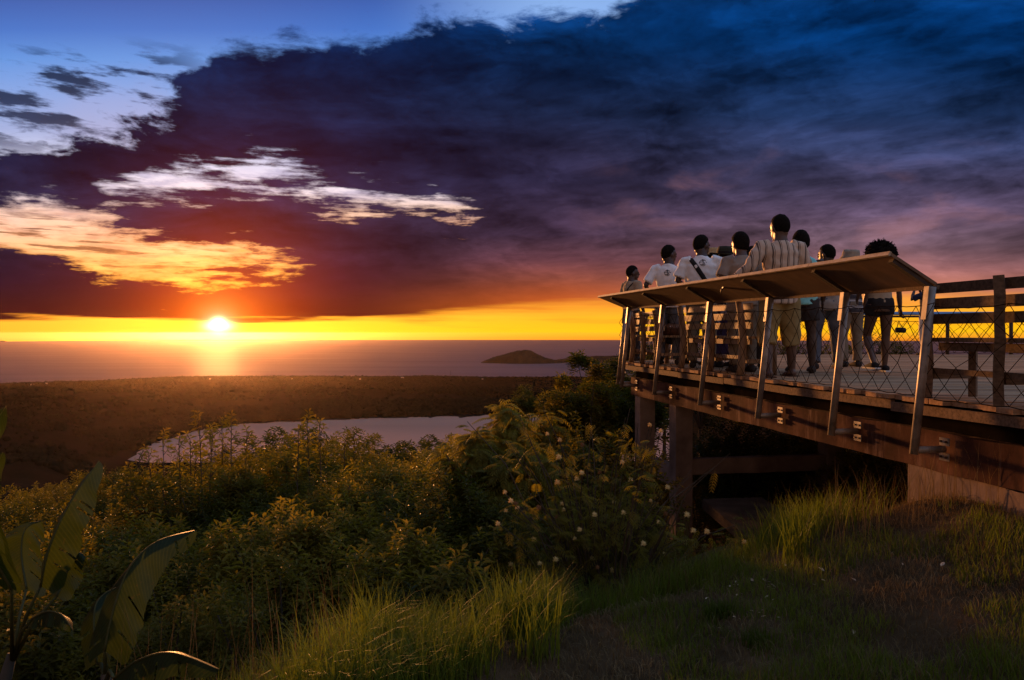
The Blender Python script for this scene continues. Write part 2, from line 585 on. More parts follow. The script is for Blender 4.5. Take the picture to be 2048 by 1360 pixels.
M = {}
M['soil'] = m_var('soil', (0.035, 0.024, 0.012), (0.10, 0.062, 0.032), 2.2, 0.95, use='World', c3=(0.15, 0.10, 0.055), bumpv=0.6, bdist=0.03, spec=0.0)
M['wood'] = m_var('weathered_wood', (0.075, 0.046, 0.028), (0.20, 0.128, 0.078), 3.0, 0.85, (1, 14, 14), bumpv=0.4, bdist=0.004, objvar=0.22, spec=0.1)
M['deckwood'] = m_var('deck_wood', (0.24, 0.130, 0.066), (0.50, 0.305, 0.165), 2.4, 0.85, (1, 12, 12), bumpv=0.4, bdist=0.004, objvar=0.25, spec=0.1)
M['pole'] = m_var('round_pole_wood', (0.16, 0.095, 0.05), (0.36, 0.22, 0.115), 4.0, 0.7, (8, 8, 1), bumpv=0.5, bdist=0.005, objvar=0.2)
M['slat'] = m_var('slat_wood', (0.20, 0.13, 0.07), (0.42, 0.28, 0.14), 3.0, 0.65, (10, 10, 14), bumpv=0.3, bdist=0.003, objvar=0.22)
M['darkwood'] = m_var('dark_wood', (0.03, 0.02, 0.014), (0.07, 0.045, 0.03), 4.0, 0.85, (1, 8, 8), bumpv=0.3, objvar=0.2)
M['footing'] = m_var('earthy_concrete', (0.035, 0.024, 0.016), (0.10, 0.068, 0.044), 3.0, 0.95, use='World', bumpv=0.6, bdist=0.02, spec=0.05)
M['gap_black'] = m_var('gap_shade_black', (0.006, 0.005, 0.004), (0.016, 0.012, 0.010), 5.0, 1.0, bumpv=0.2, spec=0.0)  # near-black base that paints the shade in the gap under the deck boards
M['ply'] = m_var('plywood', (0.11, 0.062, 0.033), (0.20, 0.115, 0.06), 1.6, 0.6, (1, 5, 5), bumpv=0.15, bdist=0.003, objvar=0.12)
M['plyedge'] = m_var('lit_board_edge', (0.30, 0.20, 0.11), (0.55, 0.42, 0.26), 9.0, 0.6, (1, 1, 3), bumpv=0.4, bdist=0.004)  # pale tone paints the lit rim of the counter
M['pipe'] = m_var('galvanised_pipe', (0.13, 0.10, 0.075), (0.38, 0.31, 0.25), 9.0, 0.5, metal=0.3, bumpv=0.12, bdist=0.002, spec=0.5)
M['plate'] = m_var('steel_plate', (0.14, 0.12, 0.10), (0.34, 0.29, 0.25), 12.0, 0.6, metal=0.3, bumpv=0.15, bdist=0.002, spec=0.5)
M['bolt'] = m_var('bolt_steel', (0.05, 0.03, 0.02), (0.14, 0.09, 0.06), 20.0, 0.5, metal=0.7, bumpv=0)
M['concrete'] = m_var('rendered_concrete', (0.12, 0.082, 0.062), (0.30, 0.215, 0.165), 2.2, 0.85, use='World', bumpv=0.5, bdist=0.010, c3=(0.40, 0.31, 0.25), spec=0.05)
M['wire'] = m_var('net_cord', (0.006, 0.0045, 0.003), (0.016, 0.011, 0.007), 20.0, 0.9, bumpv=0, spec=0.0)
M['bark'] = m_var('bark', (0.035, 0.024, 0.014), (0.10, 0.07, 0.04), 9.0, 0.9, (1, 1, 0.25), bumpv=0.6, bdist=0.01)
M['sky_blue_top'] = m_var('sky_tinted_counter', (0.10, 0.20, 0.34), (0.20, 0.33, 0.48), 5.0, 0.4, bumpv=0.1)  # blue of the reflected sky put into the base colour


def m_beam():
    """painted render: red-brown paint worn and streaked"""
    m, nt, bs = mat_new('stained_red_render')
    v = world_co(nt)
    n1 = noise_tex(nt, v, 1.6, 6.0, 0.62)
    n2 = noise_tex(nt, world_co(nt, (3.2, 3.2, 0.5)), 2.4, 6.0, 0.65)
    c = n1.ramp([(0.3, (0.030, 0.012, 0.008, 1)), (0.5, (0.070, 0.029, 0.018, 1)), (0.68, (0.145, 0.068, 0.043, 1))])
    c = mixc(nt, n2.step(0.52, 0.68) * 0.65, c, (0.22, 0.135, 0.098, 1))
    c = mixc(nt, n2.step(0.30, 0.46) * -0.55 + 0.55, c, (0.04, 0.02, 0.014, 1))
    nt.links.new(c.s, bs.inputs['Base Color'])
    bs.inputs['Roughness'].default_value = 0.95
    bs.inputs['Specular IOR Level'].default_value = 0.06
    bump(nt, bs, noise_tex(nt, v, 9.0, 6.0, 0.65), 0.4, 0.012)
    return m


M['beam'] = m_beam()
M['leaf'] = m_leaf('broad_leaf', (0.076, 0.062, 0.008), (0.215, 0.165, 0.020), 0.5, 0.55, None, 0.15)
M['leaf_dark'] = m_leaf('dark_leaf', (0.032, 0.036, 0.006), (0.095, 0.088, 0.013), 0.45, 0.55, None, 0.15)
M['feather'] = m_leaf('feathery_leaf', (0.092, 0.078, 0.010), (0.245, 0.195, 0.024), 0.5, 0.55, None, 0.15)
M['grass'] = m_leaf('grass_blade', (0.052, 0.076, 0.008), (0.145, 0.172, 0.020), 0.45, 0.55, None, 0.12, 1.4)
M['drygrass'] = m_leaf('dry_grass_blade', (0.10, 0.068, 0.028), (0.22, 0.155, 0.070), 0.25, 0.7, (1.1, 1.0, 0.7), 0.1, 2.0)
M['banana'] = m_leaf('banana_leaf', (0.010, 0.020, 0.003), (0.028, 0.040, 0.006), 0.40, 0.5, (1.4, 1.4, 0.5), 0.2, 5.0, True)
M['rib'] = m_leaf('leaf_rib', (0.05, 0.05, 0.012), (0.09, 0.085, 0.025), 0.3, 0.5, None, 0.2)
M['deadleaf'] = m_leaf('dead_leaf', (0.34, 0.24, 0.14), (0.62, 0.50, 0.34), 0.2, 0.7, (1, 0.9, 0.7), scale=9.0)


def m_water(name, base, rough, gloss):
    """water: reflected sky tone put into the base colour, plus a weak mirror"""
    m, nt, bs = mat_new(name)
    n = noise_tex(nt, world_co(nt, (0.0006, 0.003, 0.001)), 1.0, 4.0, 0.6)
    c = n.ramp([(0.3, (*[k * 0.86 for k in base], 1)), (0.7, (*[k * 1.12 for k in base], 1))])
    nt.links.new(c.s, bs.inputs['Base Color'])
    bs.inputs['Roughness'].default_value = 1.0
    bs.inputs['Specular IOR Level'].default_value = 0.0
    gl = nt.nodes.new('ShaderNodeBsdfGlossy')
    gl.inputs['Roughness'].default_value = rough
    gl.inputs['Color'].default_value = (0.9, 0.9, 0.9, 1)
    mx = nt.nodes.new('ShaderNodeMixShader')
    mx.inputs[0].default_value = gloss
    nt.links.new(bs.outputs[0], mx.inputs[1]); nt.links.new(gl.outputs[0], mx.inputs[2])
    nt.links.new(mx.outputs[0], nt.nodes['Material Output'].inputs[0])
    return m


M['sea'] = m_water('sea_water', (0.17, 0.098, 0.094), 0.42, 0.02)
M['lake'] = m_water('lake_water', (0.56, 0.29, 0.19), 0.02, 0.12)  # pale pink of the mirrored sky carried by the base colour


def m_land():
    m, nt, bs = mat_new('scrub_land')
    v = world_co(nt)
    a = noise_tex(nt, world_co(nt, (0.0022, 0.0011, 0.002)), 1.0, 8.0, 0.65)
    b = noise_tex(nt, v, 0.02, 6.0, 0.7)
    k = a * 0.65 + b * 0.35
    c = k.ramp([(0.36, (0.006, 0.005, 0.003, 1)), (0.47, (0.012, 0.009, 0.005, 1)), (0.58, (0.020, 0.013, 0.008, 1)), (0.70, (0.034, 0.022, 0.014, 1))])
    nt.links.new(c.s, bs.inputs['Base Color'])
    bs.inputs['Roughness'].default_value = 1.0
    bs.inputs['Specular IOR Level'].default_value = 0.0
    bump(nt, bs, b, 0.3, 4.0)
    return m


M['land'] = m_land()
M['farwood'] = m_var('far_woodland', (0.007, 0.007, 0.004), (0.020, 0.017, 0.008), 0.05, 1.0, use='World', bumpv=0, spec=0.0)
M['island'] = m_var('island_scrub', (0.014, 0.012, 0.007), (0.035, 0.028, 0.017), 0.012, 1.0, use='World', bumpv=0.4, bdist=6.0, spec=0.0)

# ------------------------------------------------------------------ sea, lake, far land
SEA = -300.0
LAKE = -180.0


def smooth(t, a, b):
    t = min(1.0, max(0.0, (t - a) / (b - a)))
    return t * t * (3 - 2 * t)


def interp(x, pts):
    if x <= pts[0][0]: return pts[0][1]
    for (a, u), (b, w) in zip(pts, pts[1:]):
        if x <= b:
            return u + (w - u) * (x - a) / (b - a)
    return pts[-1][1]


def fan(name, rings, n, mat):
    """flat round sheet with rings at the given radii"""
    v, f = [(0, 0, 0)], []
    for r in rings:
        for j in range(n):
            t = 2 * math.pi * j / n
            v.append((r * math.sin(t), r * math.cos(t), 0))
    for j in range(n):
        f.append((0, 1 + (j + 1) % n, 1 + j))
    me = bpy.data.meshes.new(name)
    for i in range(len(rings) - 1):
        a, b = 1 + i * n, 1 + (i + 1) * n
        for j in range(n):
            f.append((a + j, a + (j + 1) % n, b + (j + 1) % n, b + j))
    me.from_pydata(v, [], f)
    me.materials.append(mat)
    return me


sea = tag(link('sea', fan('sea', [400, 1500, 5000, 12000, 22000, 32140], 240, M['sea']), loc=(0, 0, SEA)), 'calm evening sea reaching to the horizon', kind='structure')

SHORE = [(120, 985), (200, 940), (255, 915), (300, 893), (350, 875), (400, 862), (470, 851), (560, 845), (700, 839), (900, 834), (1080, 831), (1320, 836), (1500, 848), (1700, 880)]
COAST = [(-400, 780), (0, 770), (200, 764), (330, 757), (420, 755), (700, 755), (900, 756), (1150, 758), (1400, 757), (2400, 760)]


def far_h(px, Y):
    ys = 180.0 * F / (interp(px, SHORE) - Y0) * (1.0 + 0.022 * noise.noise((px * 0.021, 4.0, 1.0)) + 0.012 * noise.noise((px * 0.07, 9.0, 1.0)))
    yc = 300.0 * F / (interp(px, COAST) - Y0) * (1.0 + 0.006 * noise.noise((px * 0.02, 2.0, 5.0)))
    yn = 1050.0
    X = (px - CX) / F * Y
    left = smooth(-px, -300, -40)            # the crater rim on the left closes the lake
    right = smooth(px, 1330, 1560)
    if Y < yn:
        z = interp(Y, [(60, -34), (160, -95), (400, -150), (850, -176), (yn - 12, -178.5), (yn, -183)])
    elif Y < ys:
        z = -184.0
    else:
        z = interp(Y, [(ys, -184), (ys + 10, -178), (ys + 120, -170), (max(2350, ys + 300), -190), (3300, -248), (yc - 260, -288), (yc - 60, -294), (yc + 25, -301), (yc + 300, -312)])
    side = max(left, right)
    if side > 0 and Y > 120:
        z2 = interp(Y, [(120, -60), (500, -105), (1100, -128), (1700, -150), (2500, -192), (3300, -245), (yc - 260, -288), (yc - 60, -294), (yc + 25, -301), (yc + 300, -312)])
        z = z + (z2 - z) * side
    w = smooth(Y, ys + 10, ys + 250) if not side else max(side, smooth(Y, ys + 10, ys + 250))
    w *= 1.0 - smooth(Y, yc - 420, yc - 40)
    z += w * (noise.fractal((X * 0.0016, Y * 0.0016, 3.1), 1.0, 2.1, 5) * 26.0)
    z += 13.0 * math.exp(-((px - 860) / 60.0) ** 2 - ((Y - yc + 420) / 330.0) ** 2)
    return z


def make_land():
    pxs = np.linspace(-1500, 3600, 420)
    ysr = np.geomspace(60, 6400, 230)
    v = []
    for Y in ysr:
        for p in pxs:
            v.append(((p - CX) / F * Y, Y, far_h(p, Y)))
    n = len(pxs)
    i, j = np.meshgrid(np.arange(len(ysr) - 1), np.arange(n - 1), indexing='ij')
    a = (i * n + j).ravel()
    f = np.stack([a, a + 1, a + n + 1, a + n], 1)
    return np_mesh('land', v, f, M['land'], True)


land = tag(link('land', make_land()), 'dark scrub land between crater lake and coast', kind='structure')
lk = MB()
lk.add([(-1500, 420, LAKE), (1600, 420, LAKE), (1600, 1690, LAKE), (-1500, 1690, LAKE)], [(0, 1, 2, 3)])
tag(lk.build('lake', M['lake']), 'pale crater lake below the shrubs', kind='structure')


def far_trees():
    rng = random.Random(5)
    ico_v, ico_f = [], []
    bm = bmesh.new()
    bmesh.ops.create_icosphere(bm, subdivisions=1, radius=1.0)
    iv = np.array([p.co[:] for p in bm.verts]); bm.verts.ensure_lookup_table()
    fi = np.array([[q.index for q in f.verts] for f in bm.faces])
    bm.free()
    V, Fc = [], []
    b = 0
    cnt = 0
    tries = 0
    while cnt < 15000 and tries < 90000:
        tries += 1
        px = rng.uniform(-60, 1420)
        yc = 300.0 * F / (interp(px, COAST) - Y0)
        ys = 180.0 * F / (interp(px, SHORE) - Y0) if px > 180 else 700.0
        k = rng.random()
        if k < 0.26:
            Y = yc - abs(rng.gauss(20, 150)) - 8
        elif k < 0.5:
            Y = ys + 14 + abs(rng.gauss(0, 130))
        else:
            Y = ys + (yc - ys) * rng.random() ** 1.4
        X = (px - CX) / F * Y
        if k >= 0.26 and noise.noise((X * 0.004, Y * 0.003, 0.0)) < (rng.random() - 0.62) * 0.9:
            continue
        z = far_h(px, Y)
        if z < LAKE + 1 and Y < ys + 10 and px > 250:
            continue
        s = rng.uniform(4, 8) * (0.6 if Y < 1500 else 1.0) * (1.25 if rng.random() < 0.12 else 1)
        r = iv * np.array([s * rng.uniform(0.8, 1.3), s * rng.uniform(0.8, 1.3), s * rng.uniform(0.6, 1.1)])
        r *= (1 + 0.28 * np.array([rng.uniform(-1, 1) for _ in range(len(iv))]))[:, None]
        V.append(r + np.array([X, Y, z + s * 0.5]))
        Fc.append(fi + b)
        b += len(iv)
        cnt += 1
    return np_mesh('woodland', np.concatenate(V), np.concatenate(Fc), M['farwood'])


tag(link('woodland', far_trees()), 'far wooded scrub along lake shore and coast', kind='stuff')


def hill_mesh(name, prof, Yd, depth, seed, mat):
    """island as a ridge: prof = (px, py of skyline); base at the sea"""
    n, k = 90, 26
    p0, p1 = prof[0][0], prof[-1][0]
    v = []
    for i in range(n + 1):
        px = p0 + (p1 - p0) * i / n
        hz = max(0.0, (interp(px, prof_base[name]) - interp(px, prof)) / F * Yd)
        wid = depth * (0.25 + 0.75 * math.sin(math.pi * i / n))
        for j in range(k + 1):
            t = -1 + 2 * j / k
            y = Yd + t * wid
            h = hz * max(0.0, 1 - abs(t) ** 1.7)
            h *= 1 + 0.20 * noise.fractal((px * 0.05, t * 2.5, seed), 1.0, 2.0, 4) * (1 - 0.6 * (1 - abs(t)))
            h += (abs(noise.noise((px * 0.35, t * 9, seed))) * 7.0) * (1 if hz > 12 and abs(t) < 0.9 else 0)
            v.append(((px - CX) / F * Yd * (y / Yd) ** 0.0, y, SEA - 2 + h))
    i, j = np.meshgrid(np.arange(n), np.arange(k), indexing='ij')
    a = (i * (k + 1) + j).ravel()
    f = np.stack([a, a + k + 1, a + k + 2, a + 1], 1)
    return np_mesh(name, v, f, mat, True)


prof_base = {'island': [(960, 723), (1300, 727)], 'headland': [(1000, 724), (1500, 724)], 'far_islet': [(-60, 684), (60, 684)]}
tag(link('island', hill_mesh('island', [(962, 722), (985, 713), (1010, 706), (1030, 701), (1048, 698.5), (1062, 700), (1075, 707), (1090, 714), (1112, 720), (1135, 724)], 7600, 330, 1.0, M['island'])),
    'humped wooded island standing in the bay', kind='structure')
tag(link('headland', hill_mesh('headland', [(1105, 722), (1135, 717), (1170, 713.5), (1200, 713), (1240, 712), (1300, 709), (1400, 712), (1480, 722)], 7900, 520, 4.0, M['island'])),
    'low headland beyond the humped island', kind='structure')
tag(link('far_islet', hill_mesh('far_islet', [(-50, 684), (-20, 681.5), (5, 682), (14, 684)], 26000, 300, 8.0, M['island'])), 'faint islet on the horizon', kind='structure')

# ------------------------------------------------------------------ air
hz = MB()
hz.box((0, 14500, -148.0), (76000, 58000, 324.0))
mh = bpy.data.materials.new('haze_air')
mh.use_nodes = True
mh.node_tree.nodes.clear()
_o = mh.node_tree.nodes.new('ShaderNodeOutputMaterial')
_v = mh.node_tree.nodes.new('ShaderNodeVolumePrincipled')
_v.inputs['Color'].default_value = (0.95, 0.68, 0.50, 1)
_v.inputs['Density'].default_value = 0.36e-5
_v.inputs['Anisotropy'].default_value = 0.9
mh.node_tree.links.new(_v.outputs[0], _o.inputs['Volume'])
tag(hz.build('haze', mh), 'warm evening haze over sea and land', kind='stuff')

# ------------------------------------------------------------------ hilltop ground
EDGE = [(-14, -3.0), (-6, 0.6), (-3.0, 2.2), (-1.7, 3.3), (-0.9, 4.15), (0.0, 4.75), (0.6, 5.0), (1.05, 5.15), (1.85, 5.75), (2.6, 6.2), (3.4, 6.35), (6.0, 6.5), (14, 7.0), (60, 9.0)]


def edge_d(x, y):
    """signed distance past the edge of the lawn, outwards positive"""
    best, sgn = 1e9, 1
    for (ax, ay), (bx, by) in zip(EDGE, EDGE[1:]):
        dx, dy = bx - ax, by - ay
        l2 = dx * dx + dy * dy
        t = max(0.0, min(1.0, ((x - ax) * dx + (y - ay) * dy) / l2))
        qx, qy = x - (ax + t * dx), y - (ay + t * dy)
        d = math.hypot(qx, qy)
        if d < best:
            best = d
            sgn = 1 if (dx * qy - dy * qx) > 0 else -1
    return best * sgn


def ground_h(x, y):
    s = edge_d(x, y)
    z = -1.74 + 0.16 * smooth(x, 0.2, 2.2) + (0.22 * smooth(x, 1.6, 2.6) + 0.20 * smooth(x, 2.5, 3.0)) * (1.0 - smooth(y, 5.3, 6.1)) + 0.035 * noise.noise((x * 1.3, y * 1.3, 0.3)) + 0.018 * noise.noise((x * 4, y * 4, 2.3))
    if s > -0.6:
        q = s + 0.6
        drop = 0.30 * q * q / (q + 0.8) * 1.6 if q < 2.0 else 0.30 * 4.0 / 2.8 * 1.6 + (q - 2.0) * 0.70
        z -= drop
        z += 0.25 * min(1.0, max(0.0, s)) * noise.noise((x * 0.35, y * 0.35, 7.0))
    return z


def make_ground():
    xs = np.concatenate([np.linspace(-90, -14, 20, endpoint=False), np.linspace(-14, -3, 45, endpoint=False), np.linspace(-3, 5, 150, endpoint=False), np.linspace(5, 20, 40, endpoint=False), np.linspace(20, 90, 18)])
    ys = np.concatenate([np.linspace(-30, -1, 12, endpoint=False), np.linspace(-1, 2, 20, endpoint=False), np.linspace(2, 8, 120, endpoint=False), np.linspace(8, 24, 50, endpoint=False), np.linspace(24, 150, 26)])
    v = [(x, y, ground_h(x, y)) for y in ys for x in xs]
    n = len(xs)
    i, j = np.meshgrid(np.arange(len(ys) - 1), np.arange(n - 1), indexing='ij')
    a = (i * n + j).ravel()
    return np_mesh('ground', v, np.stack([a, a + 1, a + n + 1, a + n], 1), M['soil'], True)


ground = tag(link('ground', make_ground()), 'bare brown earth of the hilltop', kind='structure')

# ------------------------------------------------------------------ viewing deck
DK = -0.48                                     # deck surface, below the eye
LA = Vector((3.05, 5.58)); LB = Vector((1.86, 12.6))
LD = (LB - LA).normalized()                    # along the edge, away from the camera
LN = Vector((-LD.y, LD.x))                     # outwards, towards the left
if LN.x > 0: LN = -LN
L2D = (Vector((6.2, 16.75)) - LB).normalized() # second edge, at the far end
L2N = Vector((-L2D.y, L2D.x))
if L2N.x > 0: L2N = -L2N


def on_line(px, off=0.0):
    """point of the deck edge (moved off outwards) seen at bearing px"""
    a = LA + LN * off
    k = (px - CX) / F
    # a.x + t*LD.x = k*(a.y + t*LD.y)
    t = (k * a.y - a.x) / (LD.x - k * LD.y)
    p = a + LD * t
    return p


def at_y(y, off=0.0):
    a = LA + LN * off
    t = (y - a.y) / LD.y
    return a + LD * t


def v3(p, z):
    return Vector((p.x, p.y, z))


deck = tag(empty('viewing_deck', (3.05, 5.58, -1.1)), 'raised wooden viewing deck on stained concrete beam and columns', 'deck')
DO = Vector((3.05, 5.58, -1.1))


def pb(mb, name, mats, parent, origin, smooth=False):
    """build with world-space vertices, as a child of a thing whose origin is given"""
    mb.v = [p - origin for p in mb.v]
    return mb.build(name, mats, parent, smooth)


def left_x(y):
    """deck edge x at depth y"""
    if y <= LB.y:
        return at_y(y).x
    if y <= 16.75:
        return LB.x + (y - LB.y) * L2D.x / L2D.y
    return 6.2


rng = random.Random(11)
y = 3.3
while y < 16.9:
    w = 0.145
    a0, a1 = left_x(y), left_x(y + w - 0.012)
    j = rng.uniform(-0.035, 0.03)
    mb = MB()
    z0, z1 = DK - 0.038 + rng.uniform(-0.003, 0.003), DK + rng.uniform(-0.003, 0.003)
    xr = 13.0 + rng.uniform(-0.1, 0.1)
    mb.hexa([(a0 + j, y, z0), (xr, y, z0), (xr, y + w - 0.012, z0), (a1 + j, y + w - 0.012, z0), (a0 + j, y, z1), (xr, y, z1), (xr, y + w - 0.012, z1), (a1 + j, y + w - 0.012, z1)])
    pb(mb, 'deck_board', M['deckwood'], deck, DO)
    y += w
# rough edging strips nailed under the board ends
t0 = -1.6
ln = (LB - LA).length
k = 0
while t0 < ln - 0.1:
    t1 = min(ln, t0 + rng.uniform(1.3, 2.0))
    mb = MB()
    a, b = LA + LD * t0 - LN * 0.02, LA + LD * (t1 - 0.02) - LN * rng.uniform(0.0, 0.03)
    mb.bar(v3(a, DK - 0.085 + rng.uniform(-0.012, 0.012)), v3(b, DK - 0.085 + rng.uniform(-0.012, 0.012)), 0.035, 0.07)
    pb(mb, 'edge_board', M['wood'], deck, DO)
    t0 = t1
# black strip added between boards and beam, standing in for the gap's deep shade
mb = MB()
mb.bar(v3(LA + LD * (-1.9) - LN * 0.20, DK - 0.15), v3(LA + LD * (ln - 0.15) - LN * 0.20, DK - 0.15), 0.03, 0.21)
pb(mb, 'gap_shade_strip', M['gap_black'], deck, DO)
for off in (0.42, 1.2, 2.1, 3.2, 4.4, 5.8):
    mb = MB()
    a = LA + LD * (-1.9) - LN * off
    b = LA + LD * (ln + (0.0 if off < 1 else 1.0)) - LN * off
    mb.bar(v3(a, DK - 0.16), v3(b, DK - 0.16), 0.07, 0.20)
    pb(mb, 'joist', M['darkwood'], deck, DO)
# cross bearers between slab beam and joists
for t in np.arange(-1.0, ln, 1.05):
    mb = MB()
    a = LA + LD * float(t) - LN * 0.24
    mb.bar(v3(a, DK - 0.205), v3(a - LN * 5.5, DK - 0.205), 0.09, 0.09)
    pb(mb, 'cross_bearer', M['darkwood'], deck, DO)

BT, BB = DK - 0.255, DK - 0.545                # concrete beam top and bottom


def beam(a, b, w, z0, z1, mat, name, seg=22):
    """rendered beam with slightly uneven faces"""
    mb = MB()
    d = (b - a)
    nn = Vector((-d.y, d.x)).normalized()
    rings = []
    for i in range(seg + 1):
        p = a + d * (i / seg)
        e = [0.012 * noise.noise((p.x * 3, p.y * 3, q)) for q in (0.0, 5.0, 9.0, 14.0)]
        rings.append([v3(p - nn * (w / 2 + e[0]), z0 + e[2]), v3(p + nn * (w / 2 + e[1]), z0 + e[3]), v3(p + nn * (w / 2 + e[1]), z1 + e[0]), v3(p - nn * (w / 2 + e[0]), z1 + e[1])])
    b0 = len(mb.v)
    for r_ in rings: mb.v.extend(r_)
    for i in range(seg):
        for q in range(4):
            mb.face((b0 + i * 4 + q, b0 + i * 4 + (q + 1) % 4, b0 + (i + 1) * 4 + (q + 1) % 4, b0 + (i + 1) * 4 + q))
    mb.face((b0, b0 + 3, b0 + 2, b0 + 1)); e = b0 + seg * 4
    mb.face((e, e + 1, e + 2, e + 3))
    return pb(mb, name, mat, deck, DO)


BI = 0.10                                       # beam face set in from the board ends
ca = LA - LN * (BI + 0.11)
beam(ca + LD * (-1.9), ca + LD * (ln - 0.12), 0.22, BB, BT, M['beam'], 'concrete_beam', 40)
cb = LB - L2N * (BI + 0.11) + L2D * 0.12
beam(cb, cb + L2D * 5.2, 0.22, BB + 0.004, BT - 0.004, M['beam'], 'concrete_beam', 20)


def column(p, w, zt, zb, mat, rz):
    mb = MB()
    n = 10
    prev = None
    for i in range(n + 1):
        z = zt + (zb - zt) * i / n
        q = Matrix.Rotation(rz, 3, 'Z')
        e = [1 + 0.03 * noise.noise((p.x * 9 + j, z * 2.2, 3.0)) for j in range(4)]
        b = len(mb.v)
        for j, (sx, sy) in enumerate(((-1, -1), (1, -1), (1, 1), (-1, 1))):
            mb.v.append(v3(p, z) + q @ Vector((sx * w / 2 * e[j], sy * w / 2 * e[j], 0)))
        if prev is not None:
            for j in range(4):
                mb.face((prev + j, b + j, b + (j + 1) % 4, prev + (j + 1) % 4))
        prev = b
    return pb(mb, 'column', mat, deck, DO)


RZ = math.atan2(LD.y, LD.x) - math.pi / 2
pc1 = on_line(1290, -BI - 0.135); pc1 = pc1 - LD * 0.0
pc2 = on_line(1362, -BI - 0.135)
column(pc1, 0.25, BB - 0.003, ground_h(pc1.x, pc1.y) - 0.4, M['concrete'], RZ)
column(pc2, 0.25, BB - 0.003, ground_h(pc2.x, pc2.y) - 0.4, M['concrete'], RZ)
pc4 = pc2 - LN * 2.35
pc3 = pc4
column(pc4, 0.26, BB + 0.3, ground_h(pc4.x, pc4.y) - 0.4, M['concrete'], RZ)
# tie beams between the columns
beam(pc2 - LN * 0.128, pc4 + LN * 0.132, 0.16, -2.02, -1.80, M['concrete'], 'tie_beam', 8)
beam(pc1 - LD * 0.128, pc2 + LD * 0.128, 0.16, -2.22, -1.96, M['concrete'], 'tie_beam', 5)
# sloping footing slab under the deck
mb = MB()
fa, fb = Vector((2.28, 9.3)), Vector((2.05, 6.35))
za, zb = -2.15, -1.72
mb.hexa([(2.36, 9.3, -2.18), (3.1, 9.3, -2.16), (3.0, 6.3, -2.06), (2.30, 6.4, -2.09), (2.36, 9.3, -2.06), (3.1, 9.3, -2.04), (3.0, 6.3, -1.96), (2.30, 6.4, -1.99)])
pb(mb, 'footing_slab', M['footing'], deck, DO)
# foundation wall, on the near right
wa = on_line(1843, -BI - 0.12); wb = at_y(2.6, -BI - 0.12)
beam(wa, wb, 0.215, -2.0, BB - 0.003, M['concrete'], 'foundation_wall', 16)
wc = wa + Vector((4.5, 0.9))
beam(wa + (wc - wa).normalized() * 0.12, wc, 0.2, -2.6, BB - 0.006, M['concrete'], 'foundation_wall', 10)

# ------------------------------------------------------------------ railing with sloping bar counter
rail = tag(empty('counter_railing', (3.05, 5.58, DK)), 'leaning steel pipe railing with net and sloping plank counter', 'railing')
RO = Vector((3.05, 5.58, DK))
POSTS = [1868, 1697, 1545, 1425, 1330, 1262]


def inner_z(y): return 0.345 + (y - 5.45) / 6.95 * 0.080
def outer_z(y): return 0.555 + (y - 5.45) / 6.95 * 0.045


plate_me = None


def mount_plate(parent, p, n2):
    """pair of bolted plates on the beam face; p on the face, n2 outwards"""
    d2 = Vector((-n2.y, n2.x))
    for dz in (0.055, -0.055):
        mb = MB()
        c = v3(p + n2 * 0.006, p_z + dz)
        dd = Vector((d2.x, d2.y, 0)); nn = Vector((n2.x, n2.y, 0)); up = Vector((0, 0, 1))
        pts = []
        for s in (-1, 1):
            for a, b in ((-0.048, -0.028), (0.048, -0.028), (0.048, 0.028), (-0.048, 0.028)):
                pts.append(c + dd * a + up * b + nn * (0.004 * s))
        mb.hexa(pts)
        for a in (-0.028, 0.028):
            mb.tube([c + dd * a + nn * 0.004, c + dd * a + nn * 0.016], 0.009, 6, 1)
        pb(mb, 'mount_plate', [M['plate'], M['bolt']], parent, RO)


def leaning_post(p, n2, zt, out=0.155):
    """pipe from a stub at the beam up to the counter"""
    global p_z
    p_z = -0.845
    foot = v3(p + n2 * (out + 0.0), p_z)
    top = v3(p + n2 * 0.02, zt - 0.012)
    ax = (top - foot).normalized()
    mb = MB()
    mb.tube([foot - ax * 0.03, foot + (top - foot) * 0.5, top], 0.030, 14)
    post = pb(mb, 'post', M['pipe'], rail, RO, True)
    mb = MB()
    face = p - n2 * BI
    mb.tube([v3(face + n2 * 0.012, p_z), foot - ax * 0.0], 0.026, 12)
    pb(mb, 'stub_pipe', M['pipe'], post, RO, True)
    mount_plate(post, face + n2 * 0.004, n2)
    # flat strap bolted along the upper end
    mb = MB()
    s = Vector((LD.x, LD.y, 0))
    a, b = foot + (top - foot) * 0.80, top + ax * 0.004
    o = Vector((n2.x, n2.y, 0)) * 0.037
    mb.bar(a + o, b + o, 0.05, 0.012, 0, up=(n2.x, n2.y, 0.1))
    pb(mb, 'strap', M['pipe'], post, RO)
    return foot, top


tops = []
for px in POSTS:
    p = on_line(px, 0.02)
    tops.append(leaning_post(p, LN, inner_z(p.y)))
# corner post of the far side and one more round the corner
leaning_post(LB + L2D * 0.12 + LN * 0.0, (LN + L2N).normalized(), inner_z(12.5))
leaning_post(LB + L2D * 1.6, L2N, inner_z(12.5))

# counter boards: one panel between each pair of posts, then the far side round the mitre
W = 0.365
mit = (LN + L2N).normalized()
mit_w = W / max(0.35, mit.dot(LN))


